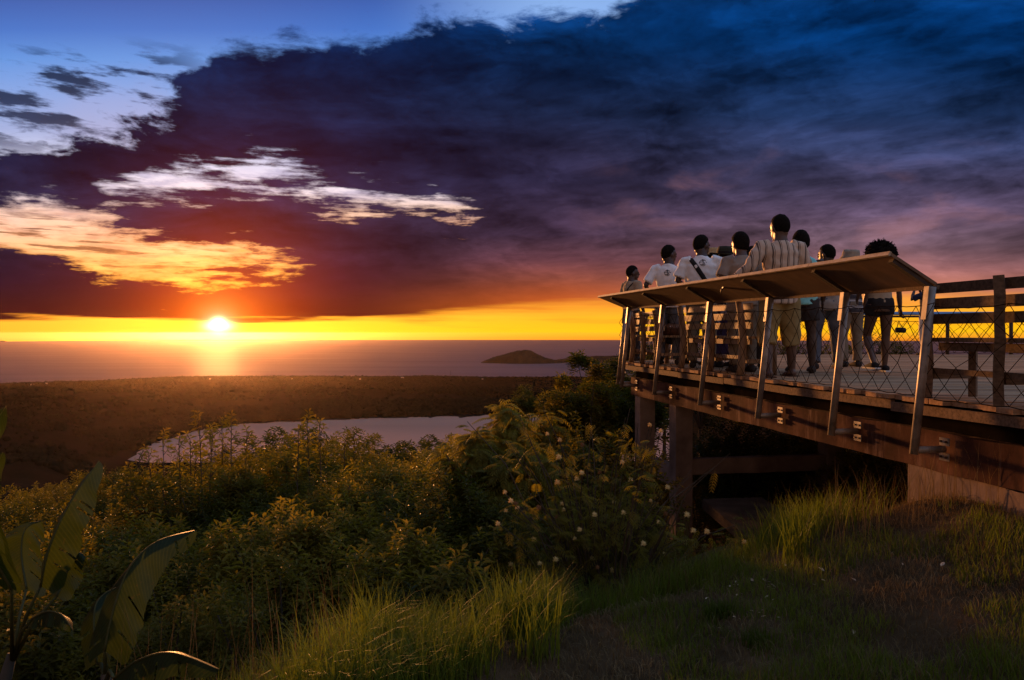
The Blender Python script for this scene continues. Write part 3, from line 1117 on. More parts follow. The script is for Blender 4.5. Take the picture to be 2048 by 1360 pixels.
def panel(a, b, ao, bo, za, zb, zao, zbo, name='counter_panel'):
    """tilted board: inner edge a-b, outer edge ao-bo"""
    mb = MB()
    A, B_, AO, BO = v3(a, za), v3(b, zb), v3(ao, zao), v3(bo, zbo)
    n = (B_ - A).cross(AO - A).normalized()
    if n.z < 0: n = -n
    th = n * 0.022
    mb.hexa([A, B_, BO, AO, A + th, B_ + th, BO + th, AO + th])
    pan = pb(mb, name, M['ply'], rail, RO)
    # nosing along the outer edge, its lit look put into a pale colour
    mb = MB()
    d = (AO - A).normalized()
    mb.hexa([AO + d * 0.002 - n * 0.006, BO + d * 0.002 - n * 0.006, BO + d * 0.02 - n * 0.006, AO + d * 0.02 - n * 0.006,
             AO + d * 0.002 + n * 0.026, BO + d * 0.002 + n * 0.026, BO + d * 0.02 + n * 0.026, AO + d * 0.02 + n * 0.026])
    pb(mb, 'edge_strip', M['plyedge'], pan, RO)
    return pan


cuts = [on_line(1872, 0.0)] + [on_line(px, 0.0) for px in POSTS[1:-1]] + [LB + LN * 0.0]
for i in range(len(cuts) - 1):
    a, b = cuts[i] + LD * 0.004, cuts[i + 1] - LD * 0.004
    last = i == len(cuts) - 2
    ao = a + LN * W
    bo = (LB + mit * mit_w) if last else b + LN * W
    if last: b = LB
    panel(a, b, ao, bo, inner_z(a.y), inner_z(b.y), outer_z(a.y), outer_z(b.y))
panel(LB + L2D * 0.008, LB + L2D * 4.4, LB + mit * mit_w + L2D * 0.008, LB + L2D * 4.4 + L2N * W, inner_z(12.6), inner_z(12.6), outer_z(12.6), outer_z(12.6))
# brackets under the counter, one at each post
for i, px in enumerate(POSTS):
    p = on_line(px, 0.0) - LD * (0.03 if i == 0 else 0.0) + LD * (0.05 if i == 0 else 0)
    a, b = v3(p + LN * 0.01, inner_z(p.y) - 0.018), v3(p + LN * (W - 0.03), outer_z(p.y) - 0.020 - 0.012)
    mb = MB()
    mb.bar(a, b, 0.05, 0.03)
    pb(mb, 'counter_bracket', M['darkwood'], rail, RO)
# batten along the inner edge under the boards
mb = MB()
a, b = cuts[0], LB
mb.bar(v3(a - LN * 0.012, inner_z(a.y) - 0.012), v3(b - LN * 0.012, inner_z(b.y) - 0.012), 0.03, 0.03)
pb(mb, 'counter_batten', M['wood'], rail, RO)


def net(a0, a1, zb, zt0, zt1, cell, rad, seed, parent, origin, name='net_panel', sides=3, sag=0.02):
    """diamond net of cord hung between two points"""
    r_ = random.Random(seed)
    L = (a1 - a0).length
    nx = max(2, int(round(L / cell)))
    hgt = (zt0 + zt1) / 2 - zb
    ny = max(2, int(round(hgt / (cell * 0.52))))
    d = (a1 - a0) / L
    nn = Vector((-d.y, d.x))
    P = {}
    def pt(i, j):
        k_ = (i, j)
        if k_ not in P:
            u = i / (2 * nx)
            zt = zt0 + (zt1 - zt0) * u
            v = j / ny
            jit = 0.0 if j in (0, ny) else 1.0
            q = a0 + (a1 - a0) * u + nn * r_.uniform(-0.012, 0.012) + d * r_.uniform(-0.022, 0.022) * jit
            z = zb + (zt - zb) * v + r_.uniform(-0.02, 0.02) * jit
            z -= sag * math.sin(math.pi * ((u * 3) % 1.0)) * v + (0.012 * r_.random() if j == 0 else 0)
            P[k_] = v3(q, z)
        return P[k_]
    mb = MB()
    for j in range(ny):
        for i in range(0, 2 * nx + 1):
            if (i + j) % 2: continue
            if i + 1 <= 2 * nx: mb.tube([pt(i, j), pt(i + 1, j + 1)], rad, sides, cap=False)
            if i - 1 >= 0: mb.tube([pt(i, j), pt(i - 1, j + 1)], rad, sides, cap=False)
    # selvedge cords
    for jj in (0, ny):
        row = [pt(i, jj) for i in range(0, 2 * nx + 1) if (i + jj) % 2 == 0]
        for p, q in zip(row, row[1:]):
            mb.tube([p, (p + q) / 2 + Vector((0, 0, -0.006)), q], rad * 1.35, sides, cap=False)
    return pb(mb, name, M['wire'], parent, origin)


off = 0.10
for i in range(len(POSTS) - 1):
    a, b = on_line(POSTS[i], off), on_line(POSTS[i + 1], off)
    net(a, b, DK + 0.03, inner_z(a.y) - 0.13, inner_z(b.y) - 0.13, 0.215, 0.0028, 20 + i, rail, RO)
net(LB + LN * 0.06, LB + L2D * 2.6 + L2N * 0.06, DK + 0.03, 0.28, 0.28, 0.2, 0.004, 40, rail, RO)
near = at_y(3.2, off)
net(near, on_line(1868, off), DK + 0.02, inner_z(5) - 0.15, inner_z(5) - 0.15, 0.215, 0.0028, 33, rail, RO)

# far railing across the back of the deck
fr = tag(empty('far_railing', (8.5, 16.75, DK)), 'thin post railing with sky-tinted counter along far deck edge', 'railing')
FO = Vector((8.5, 16.75, DK))
for px in (1500, 1640, 1770, 1895, 2022, 2150):
    X = (px - CX) / F * 16.8
    mb = MB()
    mb.tube([(X, 16.8, DK - 0.2), (X, 16.8, 0.36)], 0.04, 8)
    pb(mb, 'post', M['darkwood'], fr, FO, True)
mb = MB(); mb.box((9.3, 16.8, 0.37), (7.0, 0.05, 0.045)); pb(mb, 'top_rail', M['darkwood'], fr, FO)
mb = MB()
mb.hexa([(5.8, 16.82, 0.40), (12.8, 16.82, 0.40), (12.8, 17.25, 0.46), (5.8, 17.25, 0.46), (5.8, 16.82, 0.43), (12.8, 16.82, 0.43), (12.8, 17.25, 0.49), (5.8, 17.25, 0.49)])
pb(mb, 'counter_panel', M['sky_blue_top'], fr, FO)
net(Vector((6.2, 16.86)), Vector((12.6, 16.86)), DK + 0.04, 0.28, 0.28, 0.22, 0.005, 51, fr, FO)


# ------------------------------------------------------------------ benches along the edge, seen from behind
def bench(ys, label, seed, mat_post, mat_slat, top=0.84, lean=0.05, round_post=True):
    r_ = random.Random(seed)
    p0 = at_y(ys[0], -0.06)
    root = tag(empty('wooden_bench', (p0.x, p0.y, DK)), label, 'bench', 'slatted wooden benches facing into the deck')
    O = Vector((p0.x, p0.y, DK))
    seat_z = DK + 0.43
    for y_ in ys:
        p = at_y(y_, -0.06)
        mb = MB()
        z1 = DK + top
        pts, rad = [], []
        for i in range(7):
            t = i / 6
            bow = (t - 0.45)
            pts.append(v3(p + LN * (lean * (bow * bow) * 1.6) + LD * r_.uniform(-0.008, 0.008), DK + (z1 - DK) * t))
            rad.append(0.043 + r_.uniform(-0.004, 0.004))
        mb.tube(pts, rad, 8 if round_post else 4, ref=(LD.x, LD.y, 0))
        pb(mb, 'back_post', mat_post, root, O, round_post)
        # front leg and cross stretcher
        q = p - LN * 0.38
        mb = MB(); mb.tube([v3(q, DK), v3(q + LD * r_.uniform(-0.01, 0.01), seat_z - 0.03)], 0.036, 8 if round_post else 4); pb(mb, 'leg', mat_post, root, O, round_post)
        mb = MB(); mb.bar(v3(p - LN * 0.04, DK + 0.16), v3(q + LN * 0.03, DK + 0.16), 0.03, 0.045); pb(mb, 'stretcher', mat_post, root, O)
    a, b = at_y(ys[0] - 0.1, 0), at_y(ys[-1] + 0.1, 0)
    for z, h in ((DK + top - 0.05, 0.075), (DK + top - 0.165, 0.08), (DK + top - 0.275, 0.075)):
        mb = MB()
        j = r_.uniform(-0.008, 0.008)
        mb.bar(v3(a - LN * 0.125, z + j), v3(b - LN * 0.125, z - j), 0.024, h)
        pb(mb, 'back_slat', mat_slat, root, O)
    for k_ in range(3):
        mb = MB()
        o = 0.16 + k_ * 0.115
        mb.bar(v3(a - LN * o, seat_z), v3(b - LN * o, seat_z), 0.105, 0.03)
        pb(mb, 'seat_slat', mat_slat, root, O)
    mb = MB(); mb.bar(v3(at_y(ys[0], -0.15), seat_z - 0.05), v3(at_y(ys[-1], -0.15), seat_z - 0.05), 0.03, 0.06); pb(mb, 'seat_rail', mat_post, root, O)
    mb = MB(); mb.bar(v3(at_y(ys[0], -0.10), DK + 0.20), v3(at_y(ys[-1], -0.10), DK + 0.20), 0.03, 0.04); pb(mb, 'stretcher', mat_post, root, O)
    return root


bench([4.22, 4.95, 5.60], 'dark slatted bench at deck edge beside the last leaning post', 3, M['wood'], M['wood'], 0.86, 0.02, False)
bench([8.5, 9.3, 10.2], 'pale slatted bench behind the netting below white shirted man', 5, M['pole'], M['slat'], 0.84, 0.10)
bench([11.15, 11.75, 12.25], 'bench at the far deck corner with a seated person', 8, M['pole'], M['slat'], 0.82, 0.10)

# ------------------------------------------------------------------ vegetation
def PX(px, py, Y):
    return Vector(((px - CX) / F * Y, Y, (Y0 - py) / F * Y))


def rand_dir(r_, zmin=-1.0):
    while True:
        v = Vector((r_.uniform(-1, 1), r_.uniform(-1, 1), r_.uniform(zmin, 1)))
        if 0.05 < v.length < 1:
            return v.normalized()


class Leaves:
    """collects small leaf faces"""
    def __init__(self):
        self.v, self.f = [], []

    def leaf(self, b, d, side, l, w, fold=0.25, droop=0.15):
        n = side.cross(d).normalized()
        m = b + d * (l * 0.45) + n * (w * fold)
        t = b + d * l - Vector((0, 0, droop * l))
        k = len(self.v)
        self.v += [b, m + side * (w * 0.5) - n * (w * fold), t, m - side * (w * 0.5) - n * (w * fold), m]
        self.f += [(k, k + 1, k + 4), (k + 1, k + 2, k + 4), (k, k + 4, k + 3), (k + 4, k + 2, k + 3)]

    def leaf2(self, b, d, side, l, w, droop=0.1):
        m = b + d * (l * 0.45)
        t = b + d * l - Vector((0, 0, droop * l))
        k = len(self.v)
        self.v += [b, m + side * (w * 0.5), t, m - side * (w * 0.5)]
        self.f += [(k, k + 1, k + 2), (k, k + 2, k + 3)]

    def rosette(self, c, ax, r_, n=8, l=0.10, w=0.028, spread=(0.6, 1.45), droop=0.3):
        ax = ax.normalized()
        s = ax.orthogonal().normalized()
        u = ax.cross(s)
        ph = r_.uniform(0, 6.28)
        for i in range(n):
            a = ph + i * 2.399
            e = spread[0] + (spread[1] - spread[0]) * (i + 0.5) / n
            rad = s * math.cos(a) + u * math.sin(a)
            d = (ax * math.cos(e) + rad * math.sin(e)).normalized()
            side = d.cross(ax)
            side = side.normalized() if side.length > 1e-3 else s
            k = r_.uniform(0.75, 1.15)
            self.leaf2(c - ax * (0.012 * i), d, side, l * k, w * k, droop)

    def frond(self, b, d, r_, l=0.2, pairs=8, pl=0.05, pw=0.011, droop=0.5):
        """feathery leaf: a rib with narrow leaflets on both sides"""
        d = d.normalized()
        side = d.cross(Vector((0, 0, 1)))
        side = side.normalized() if side.length > 1e-3 else Vector((1, 0, 0))
        pts = []
        for i in range(5):
            t = i / 4
            pts.append(b + d * (l * t) - Vector((0, 0, droop * l * t * t)))
        k = len(self.v)
        for p in pts:
            self.v += [p + side * 0.0014, p - side * 0.0014]
        for i in range(4):
            self.f += [(k + 2 * i, k + 2 * i + 2, k + 2 * i + 1), (k + 2 * i + 1, k + 2 * i + 2, k + 2 * i + 3)]
        for i in range(pairs):
            t = 0.18 + 0.82 * i / (pairs - 1)
            q = t * 4; a = min(3, int(q))
            p = pts[a].lerp(pts[a + 1], q - a)
            tang = (pts[a + 1] - pts[a]).normalized()
            s_ = 0.55 + 0.9 * math.sin(math.pi * (0.2 + 0.7 * t))
            for sg in (-1, 1):
                dd = (tang * 0.5 + side * sg * 0.9 + Vector((0, 0, -0.25))).normalized()
                self.leaf2(p, dd, tang, pl * s_, pw, 0.15)

    def mesh(self, name, mat):
        v = np.array([tuple(p) for p in self.v]); f = np.array(self.f)
        return np_mesh(name, v, f, mat)


def branchy(mb, base, tips, r_, r0=0.03, r1=0.006):
    """stems from base to each tip, gently bowed"""
    for t in tips:
        d = t - base
        mid = base + d * 0.5 + Vector((r_.uniform(-1, 1), r_.uniform(-1, 1), 0.25)) * (d.length * 0.10)
        q = base + d * 0.25 + (mid - base - d * 0.5) * 0.6
        mb.tube([base, q, mid, t], [r0, r0 * 0.75, r0 * 0.5, r1], 5, cap=False)


def crown_proto(seed, rx, rz, nros, ll, mat, n=8, lw=0.3, stem=5.0, clumps=9):
    """shrub crown, its base at the origin; stems run down below to the ground"""
    r_ = random.Random(seed)
    lv, mb = Leaves(), MB()
    cs = []
    for i in range(clumps):
        d = rand_dir(r_, -0.3)
        k = r_.uniform(0.35, 0.8)
        cs.append((Vector((d.x * rx * k, d.y * rx * k, rz * (0.52 + 0.5 * d.z * k))), rx * r_.uniform(0.38, 0.62)))
    # a few upright leaders give a ragged outline
    for i in range(3):
        a = r_.uniform(0, 6.28)
        cs.append((Vector((math.cos(a) * rx * r_.uniform(0.1, 0.8), math.sin(a) * rx * r_.uniform(0.1, 0.8), rz * r_.uniform(0.9, 1.08))), rx * r_.uniform(0.14, 0.24)))
    wts = [c[1] ** 2 for c in cs]
    for i in range(nros):
        c, rad = r_.choices(cs, wts)[0]
        d = rand_dir(r_, -0.6)
        p = c + d * rad * (r_.random() ** 0.3) * Vector((1, 1, 1.1)).length / 1.732
        out = (p - Vector((0, 0, rz * 0.25)))
        ax = (out.normalized() * 0.5 + Vector((0, 0, 0.75)) + rand_dir(r_) * 0.45).normalized()
        lv.rosette(p, ax, r_, n, ll * r_.uniform(0.75, 1.2), ll * lw)
    base = Vector((0, 0, -0.3))
    branchy(mb, base, [c for c, _ in cs], r_, 0.028, 0.006)
    for k in range(3):
        o = Vector((r_.uniform(-0.12, 0.12), r_.uniform(-0.12, 0.12), -stem))
        mb.tube([o, o * 0.5 + Vector((r_.uniform(-.15, .15), r_.uniform(-.15, .15), 0)), base, base + Vector((0, 0, 0.2))], [0.05, 0.042, 0.034, 0.02], 6, cap=False)
    return lv.mesh('foliage', mat), mb.mesh('stem', M['bark'])


protos = [crown_proto(100 + i, 0.95, 1.7, 1150, (0.085, 0.070, 0.095, 0.078, 0.066)[i], M['leaf'] if i % 3 else M['leaf_dark']) for i in range(5)]
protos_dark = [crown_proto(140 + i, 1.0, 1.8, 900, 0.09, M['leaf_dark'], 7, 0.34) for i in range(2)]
protos_big = [crown_proto(160 + i, 2.6, 4.2, 900, 0.30, M['leaf_dark'] if i else M['leaf'], 8, 0.36, 9.0, 14) for i in range(3)]


def put_shrub(name, pr, px, ytop, Y, ptop, label, cat, group, rz, sc=1.0, part='crown', trunk='stem'):
    top = PX(px, ytop, Y)
    zb = top.z - ptop * sc
    gz = ground_h(top.x, Y)
    root = empty(name, (top.x, Y, min(gz, zb)), rz)
    tag(root, label, cat, group)
    dz = zb - min(gz, zb)
    a = link(part, pr[0], root, (0, 0, dz)); b = link(trunk, pr[1], root, (0, 0, dz))
    a.scale = (sc, sc, sc); b.scale = (sc, sc, sc)
    return root


SKYL = [(-150, 1010), (0, 985), (60, 962), (120, 945), (200, 925), (260, 918), (330, 915), (400, 905), (470, 895), (520, 885), (560, 866), (620, 852), (655, 866), (690, 886), (760, 892), (840, 892), (900, 880), (960, 860), (1040, 850), (1200, 850)]
r4 = random.Random(42)
MASS = 'shrubs crowding the slope below the lawn'
rows = [(5.7, 232, 4), (6.5, 165, 5), (7.5, 112, 6), (8.8, 66, 7), (10.3, 36, 8), (12.0, 15, 10), (14.2, 2, 11), (17.5, 2, 10)]
for ri, (Y, dy, n) in enumerate(rows):
    hi = 960 if Y < 8 else 1010
    for k in range(n):
        px = -90 + (hi + 90) * (k + 0.5) / n + r4.uniform(-38, 38)
        yt = interp(px, SKYL) + dy + 26 + r4.uniform(-8, 26)
        if Y > 9 and 225 < px < 545:
            yt -= 14
        put_shrub('thicket_shrub', r4.choice(protos), px, yt, Y + r4.uniform(-0.4, 0.4), 1.78, 'leafy shrub in the %s of the thicket, %s' % (('low front rows', 'middle rows', 'topmost back rows')[0 if ri < 3 else 1 if ri < 6 else 2], 'beside the banana leaves' if px < 230 else 'straight below the sun' if px < 560 else 'below the middle of the lake' if px < 800 else 'next to the feathery trees'), 'shrub', MASS, r4.uniform(0, 6.28), r4.uniform(0.88, 1.18), 'foliage')
for px, yt, Y in ((1010, 905, 9.6), (1090, 870, 11.5), (1150, 890, 9.2), (1235, 940, 9.0), (1180, 1010, 7.6), (1060, 985, 7.8), (960, 960, 7.2), (1300, 930, 13.5), (1430, 850, 13.6), (1480, 862, 12.6), (1560, 868, 12.4), (1610, 870, 12.0), (1700, 905, 11.6), (1400, 900, 13.0), (1500, 925, 11.8), (1750, 905, 10.5), (1580, 940, 11.6)):
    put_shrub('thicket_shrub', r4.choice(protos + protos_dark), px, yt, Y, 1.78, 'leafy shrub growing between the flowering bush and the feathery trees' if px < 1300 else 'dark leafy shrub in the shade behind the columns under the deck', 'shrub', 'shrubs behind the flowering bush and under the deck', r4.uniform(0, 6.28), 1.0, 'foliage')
# round crowns farther down the slope, dark against the lake
for px, yt, Y, lab in ((565, 868, 26, 'round dark tree crown against the lake behind the tallest leggy stems'), (772, 892, 34, 'round dark tree crown at lower lake edge'), (870, 882, 32, 'round dark crown touching the lake beside the feathery tree'),
                       (815, 893, 36, 'small dark crown between two round ones at lake edge'), (690, 893, 30, 'dark crown low under the middle of the lake')):
    put_shrub('round_tree', r4.choice(protos_big), px, yt, Y, 4.4, lab, 'tree', 'round trees down the slope', r4.uniform(0, 6.28), 0.72, 'crown', 'trunk')


protos_mid = [crown_proto(180 + i, 1.25, 1.75, 2300, 0.085, M['leaf'] if i else M['feather'], 8, 0.32, 6.0, 10) for i in range(2)]
for i, (px, yt, Y, lab) in enumerate(((640, 884, 11.0, 'rounded golden green crown under the middle of the lake'), (815, 915, 9.6, 'rounded crown below the right half of the lake'), (905, 905, 10.4, 'rounded crown left of the drooping feathery trees'),
                       (530, 930, 9.8, 'rounded crown below the left half of the lake'), (725, 950, 8.6, 'large rounded crown in the middle of the thicket'), (400, 965, 8.8, 'large rounded crown in front of the leggy shrubs'),
                       (985, 930, 8.4, 'rounded crown directly under the tallest feathery tree'), (600, 1000, 7.6, 'low rounded crown in the centre of the thicket'))):
    put_shrub('rounded_tree', protos_mid[i % 2], px, yt, Y, 1.85, lab, 'tree', 'rounded crowns within the thicket', r4.uniform(0, 6.28), r4.uniform(0.85, 1.05), 'crown', 'trunk')


def leggy(px, ytops, Y, seed, label, spread=26):
    """thin upright stems with tufts of leaves, open against the water"""
    r_ = random.Random(seed)
    base = PX(px, 1000, Y)
    gz = ground_h(base.x, Y)
    root = tag(empty('leggy_shrub', (base.x, Y, gz)), label, 'shrub', 'leggy shrubs rising above the thicket')
    O = Vector((base.x, Y, gz))
    lv, mb = Leaves(), MB()
    for i, yt in enumerate(ytops):
        q = px + (i - (len(ytops) - 1) / 2) * spread + r_.uniform(-6, 6)
        top = PX(q, yt, Y + r_.uniform(-0.4, 0.4)) - O
        foot = Vector((r_.uniform(-.15, .15), r_.uniform(-.15, .15), 0))
        mid = foot.lerp(top, 0.6) + Vector((r_.uniform(-.08, .08), 0, 0))
        mb.tube([foot, mid, top], [0.02, 0.012, 0.004], 5, cap=False)
        nn = 16
        for k in range(nn):
            t = 1.0 - (k / nn) ** 1.2 * 0.40
            p = mid.lerp(top, (t - 0.6) / 0.4)
            lim = 0.05 + 0.22 * (1 - t) / 0.4 * r_.random()
            a = r_.uniform(0, 6.28)
            e = p + Vector((math.cos(a) * lim, math.sin(a) * lim, 0.06 + lim * 0.5))
            mb.tube([p, e], [0.005, 0.003], 4, cap=False)
            lv.rosette(e, Vector((math.cos(a) * .5, math.sin(a) * .5, 0.8)), r_, 8, 0.105, 0.027, (0.5, 1.5), 0.35)
    link('foliage', lv.mesh('foliage', M['leaf']), root)
    mb.build('stem', M['bark'], root)


leggy(345, [905, 872, 885, 900], 9.6, 1, 'leggy shrub at the tip of the lake', 30)
leggy(398, [880, 838, 868], 9.2, 2, 'leggy shrub with one thin bare spire against the lake', 24)
leggy(455, [862, 846, 842, 868], 9.9, 3, 'tallest leggy shrub cluster in front of the lake below the sun', 22)
leggy(618, [862, 838, 848], 9.5, 4, 'pale leggy shrub rising over the middle of the thicket', 18)
leggy(270, [945, 915], 9.0, 6, 'short leggy shrub just before the lake begins', 26)
leggy(700, [886, 874], 10.5, 7, 'small upright sprig at the lake edge right of the pale leggy shrub', 20)


def feathery_tree(px, ytop, Y, w, h, seed, label, name='feathery_tree', mat='feather', nfr=520, fl=0.22, trunk_h=None, pl=0.055):
    r_ = random.Random(seed)
    top = PX(px, ytop, Y)
    gz = ground_h(top.x, Y)
    root = tag(empty(name, (top.x, Y, gz)), label, 'tree')
    T = top.z - gz
    lv, mb = Leaves(), MB()
    c0 = T - h
    limbs = []
    for i in range(13):
        d = rand_dir(r_, 0.0)
        limbs.append(Vector((d.x * w * r_.uniform(0.4, 0.9), d.y * w * r_.uniform(0.4, 0.9), c0 + h * (0.30 + 0.66 * d.z * r_.uniform(0.6, 1.0)))))
    limbs.append(Vector((0.05, 0, T - 0.12)))
    fork = Vector((0, 0, c0 + 0.15 * h))
    mb.tube([Vector((0.05, 0, -0.2)), Vector((-0.06, 0.05, fork.z * 0.5)), fork], [0.07, 0.06, 0.045], 7, cap=False)
    for t in limbs:
        m_ = fork.lerp(t, 0.55) + Vector((0, 0, 0.12 * (t - fork).length))
        mb.tube([fork, m_, t], [0.03, 0.018, 0.006], 5, cap=False)
        for k in range(nfr // len(limbs)):
            u = r_.random() ** 0.6
            p = (fork.lerp(m_, u * 2) if u < 0.5 else m_.lerp(t, u * 2 - 1)) + rand_dir(r_) * (0.22 * w * r_.random())
            d = ((p - fork).normalized() * 0.6 + rand_dir(r_) * 0.9)
            d.z = abs(d.z) * 0.5
            lv.frond(p, d, r_, fl * r_.uniform(0.7, 1.2), 8, pl, 0.021, r_.uniform(0.4, 1.0))
    link('crown', lv.mesh('crown', M[mat]), root)
    mb.build('trunk', M['bark'], root)
    return root


feathery_tree(1000, 790, 8.6, 0.80, 1.5, 21, 'feathery green tree with drooping leaves left of the flowering bush', nfr=1700)
feathery_tree(945, 838, 8.0, 0.55, 1.3, 22, 'smaller drooping feathery tree at the edge of the lake water', nfr=900)
feathery_tree(900, 872, 8.8, 0.6, 1.2, 24, 'low feathery crown touching the right end of the lake', nfr=900)
feathery_tree(1040, 872, 7.6, 0.6, 1.2, 25, 'bright feathery crown just left of the pompon flowers', nfr=900)
feathery_tree(1095, 815, 9.6, 0.8, 1.6, 23, 'low feathery tree under the slender sapling', nfr=1200)


def dark_tree(px, ytop, Y, rx, rz, seed, label, ll=0.17, nros=900, mat='leaf_dark'):
    pr = crown_proto(seed, rx, rz, nros, ll, M[mat], 9, 0.26, 8.0, 14)
    return put_shrub('leafy_tree', pr, px, ytop, Y, rz * 1.05, label, 'tree', None, 0.4, 1.0, 'crown', 'trunk')


dark_tree(1158, 745, 13.6, 0.75, 2.2, 64, 'leafy tree lower than its neighbour at the left of the deck corner', 0.12, 1900, 'leaf')  # lighter leaf colour stands in for the lit left side of these trees
dark_tree(1196, 720, 14.6, 0.85, 2.5, 61, 'tall dark leafy tree rising left of the deck corner', 0.13, 2300)
dark_tree(1245, 712, 16.2, 0.9, 2.6, 62, 'dark leafy tree standing right behind the deck corner post', 0.15, nros=1400)
dark_tree(1050, 772, 19.0, 0.42, 0.95, 63, 'slender sapling with small round crown above the lake', 0.13, 150)
# leaves showing over the far edge of the deck
for px, Y in ((1330, 19.0), (1400, 19.5), (1600, 20.0), (1790, 19.0), (1690, 20.5)):
    put_shrub('leafy_tree', protos_dark[0], px, 690 + r4.uniform(-6, 5), Y, 1.85, 'leafy crown just visible over the far edge of the deck', 'tree', 'crowns beyond the deck', r4.uniform(0, 6), 1.0, 'crown', 'trunk')


# ---- flowering bush with yellow pompons
def flower_bush():
    r_ = random.Random(77)
    O = Vector((0.72, 6.0, ground_h(0.72, 6.0)))
    root = tag(empty('flowering_bush', O), 'feathery bush dotted with pale yellow pompon flowers before the columns', 'bush')
    lv, mb = Leaves(), MB()
    spots = []
    T = [(1095, 868), (1120, 880), (1118, 914), (1010, 985), (1022, 1002), (1032, 1008), (1035, 1015), (1012, 1022), (1115, 965), (1125, 1008), (1128, 1020), (1114, 1035), (1190, 1030), (1228, 1005), (1248, 1026), (1302, 1002),
         (1318, 1045), (1332, 1028), (1288, 1088), (1068, 1080), (1080, 1128), (1022, 1130), (1185, 1118), (1196, 1136), (1160, 1060), (996, 1048), (1300, 850), (1322, 862), (1245, 925), (1200, 945), (1164, 946), (1154, 958), (1330, 1110),
         (1415, 1064), (1375, 1030), (1165, 890), (1040, 1165), (1226, 1142), (1112, 1120), (1262, 960), (1336, 975), (1078, 1016), (1150, 1078), (1490, 1085), (1388, 1062)]
    for i, (px, py) in enumerate(T):
        Y = 5.55 + r_.random() * 0.75
        if px > 1340: Y = 5.6
        spots.append(PX(px, py, Y) - O)
    extra = [Vector((r_.gauss(0, 0.48), r_.gauss(0.1, 0.35), r_.uniform(0.25, 1.55))) for _ in range(52)]
    for t in spots + extra:
        b = Vector((t.x * 0.25 + r_.uniform(-.1, .1), t.y * 0.3 + 0.1, -0.05))
        d = t - b
        m_ = b + d * 0.55 + Vector((0, 0, 0.14 * d.length)) + rand_dir(r_) * 0.05
        mb.tube([b, b.lerp(m_, 0.5) + rand_dir(r_) * 0.03, m_, t], [0.011, 0.008, 0.005, 0.0025], 4, cap=False)
        for k in range(9):
            u = 0.35 + 0.63 * r_.random()
            p = (b.lerp(m_, u / 0.55) if u < 0.55 else m_.lerp(t, (u - 0.55) / 0.45)) + rand_dir(r_) * 0.05
            wq = p + O
            qx, qy = wq.x / wq.y * F + CX, Y0 - wq.z / wq.y * F
            if 1318 < qx < 1430 and qy < 1045: continue
            dd = rand_dir(r_); dd.z *= 0.5
            lv.frond(p, dd, r_, r_.uniform(0.08, 0.15), 7, 0.034, 0.010, r_.uniform(0.1, 0.7))
    link('foliage', lv.mesh('foliage', M['feather']), root)
    mb.build('stem', M['bark'], root)
    # pompon: a ball bristling with fine stamens
    pm = MB()
    pm.ball((0, 0, 0), 0.012, 8, 6)
    for i in range(70):
        d = rand_dir(r_)
        s = d.orthogonal().normalized() * 0.0016
        q = d.cross(s).normalized() * 0.0016
        k = r_.uniform(0.018, 0.024)
        pm.add([d * 0.010 + s, d * 0.010 - s * 0.5 + q, d * 0.010 - s * 0.5 - q, d * k], [(0, 1, 3), (1, 2, 3), (2, 0, 3)])
    mm = m_leaf('pompon', (0.78, 0.62, 0.24), (0.92, 0.80, 0.42), 0.4, 0.8, (1.1, 1.0, 0.7))
    mb_ = m_leaf('faded_pompon', (0.26, 0.13, 0.05), (0.42, 0.22, 0.09), 0.3, 0.8, (1.1, 1.0, 0.8))
    pme, pme2 = pm.mesh('flower', mm), pm.mesh('flower_faded', mb_)
    for i, t in enumerate(spots):
        o = link('flower', pme2 if i % 6 == 5 else pme, root, t)
        s = r_.uniform(0.9, 1.3)
        o.scale = (s, s, s)
    return root


flower_bush()


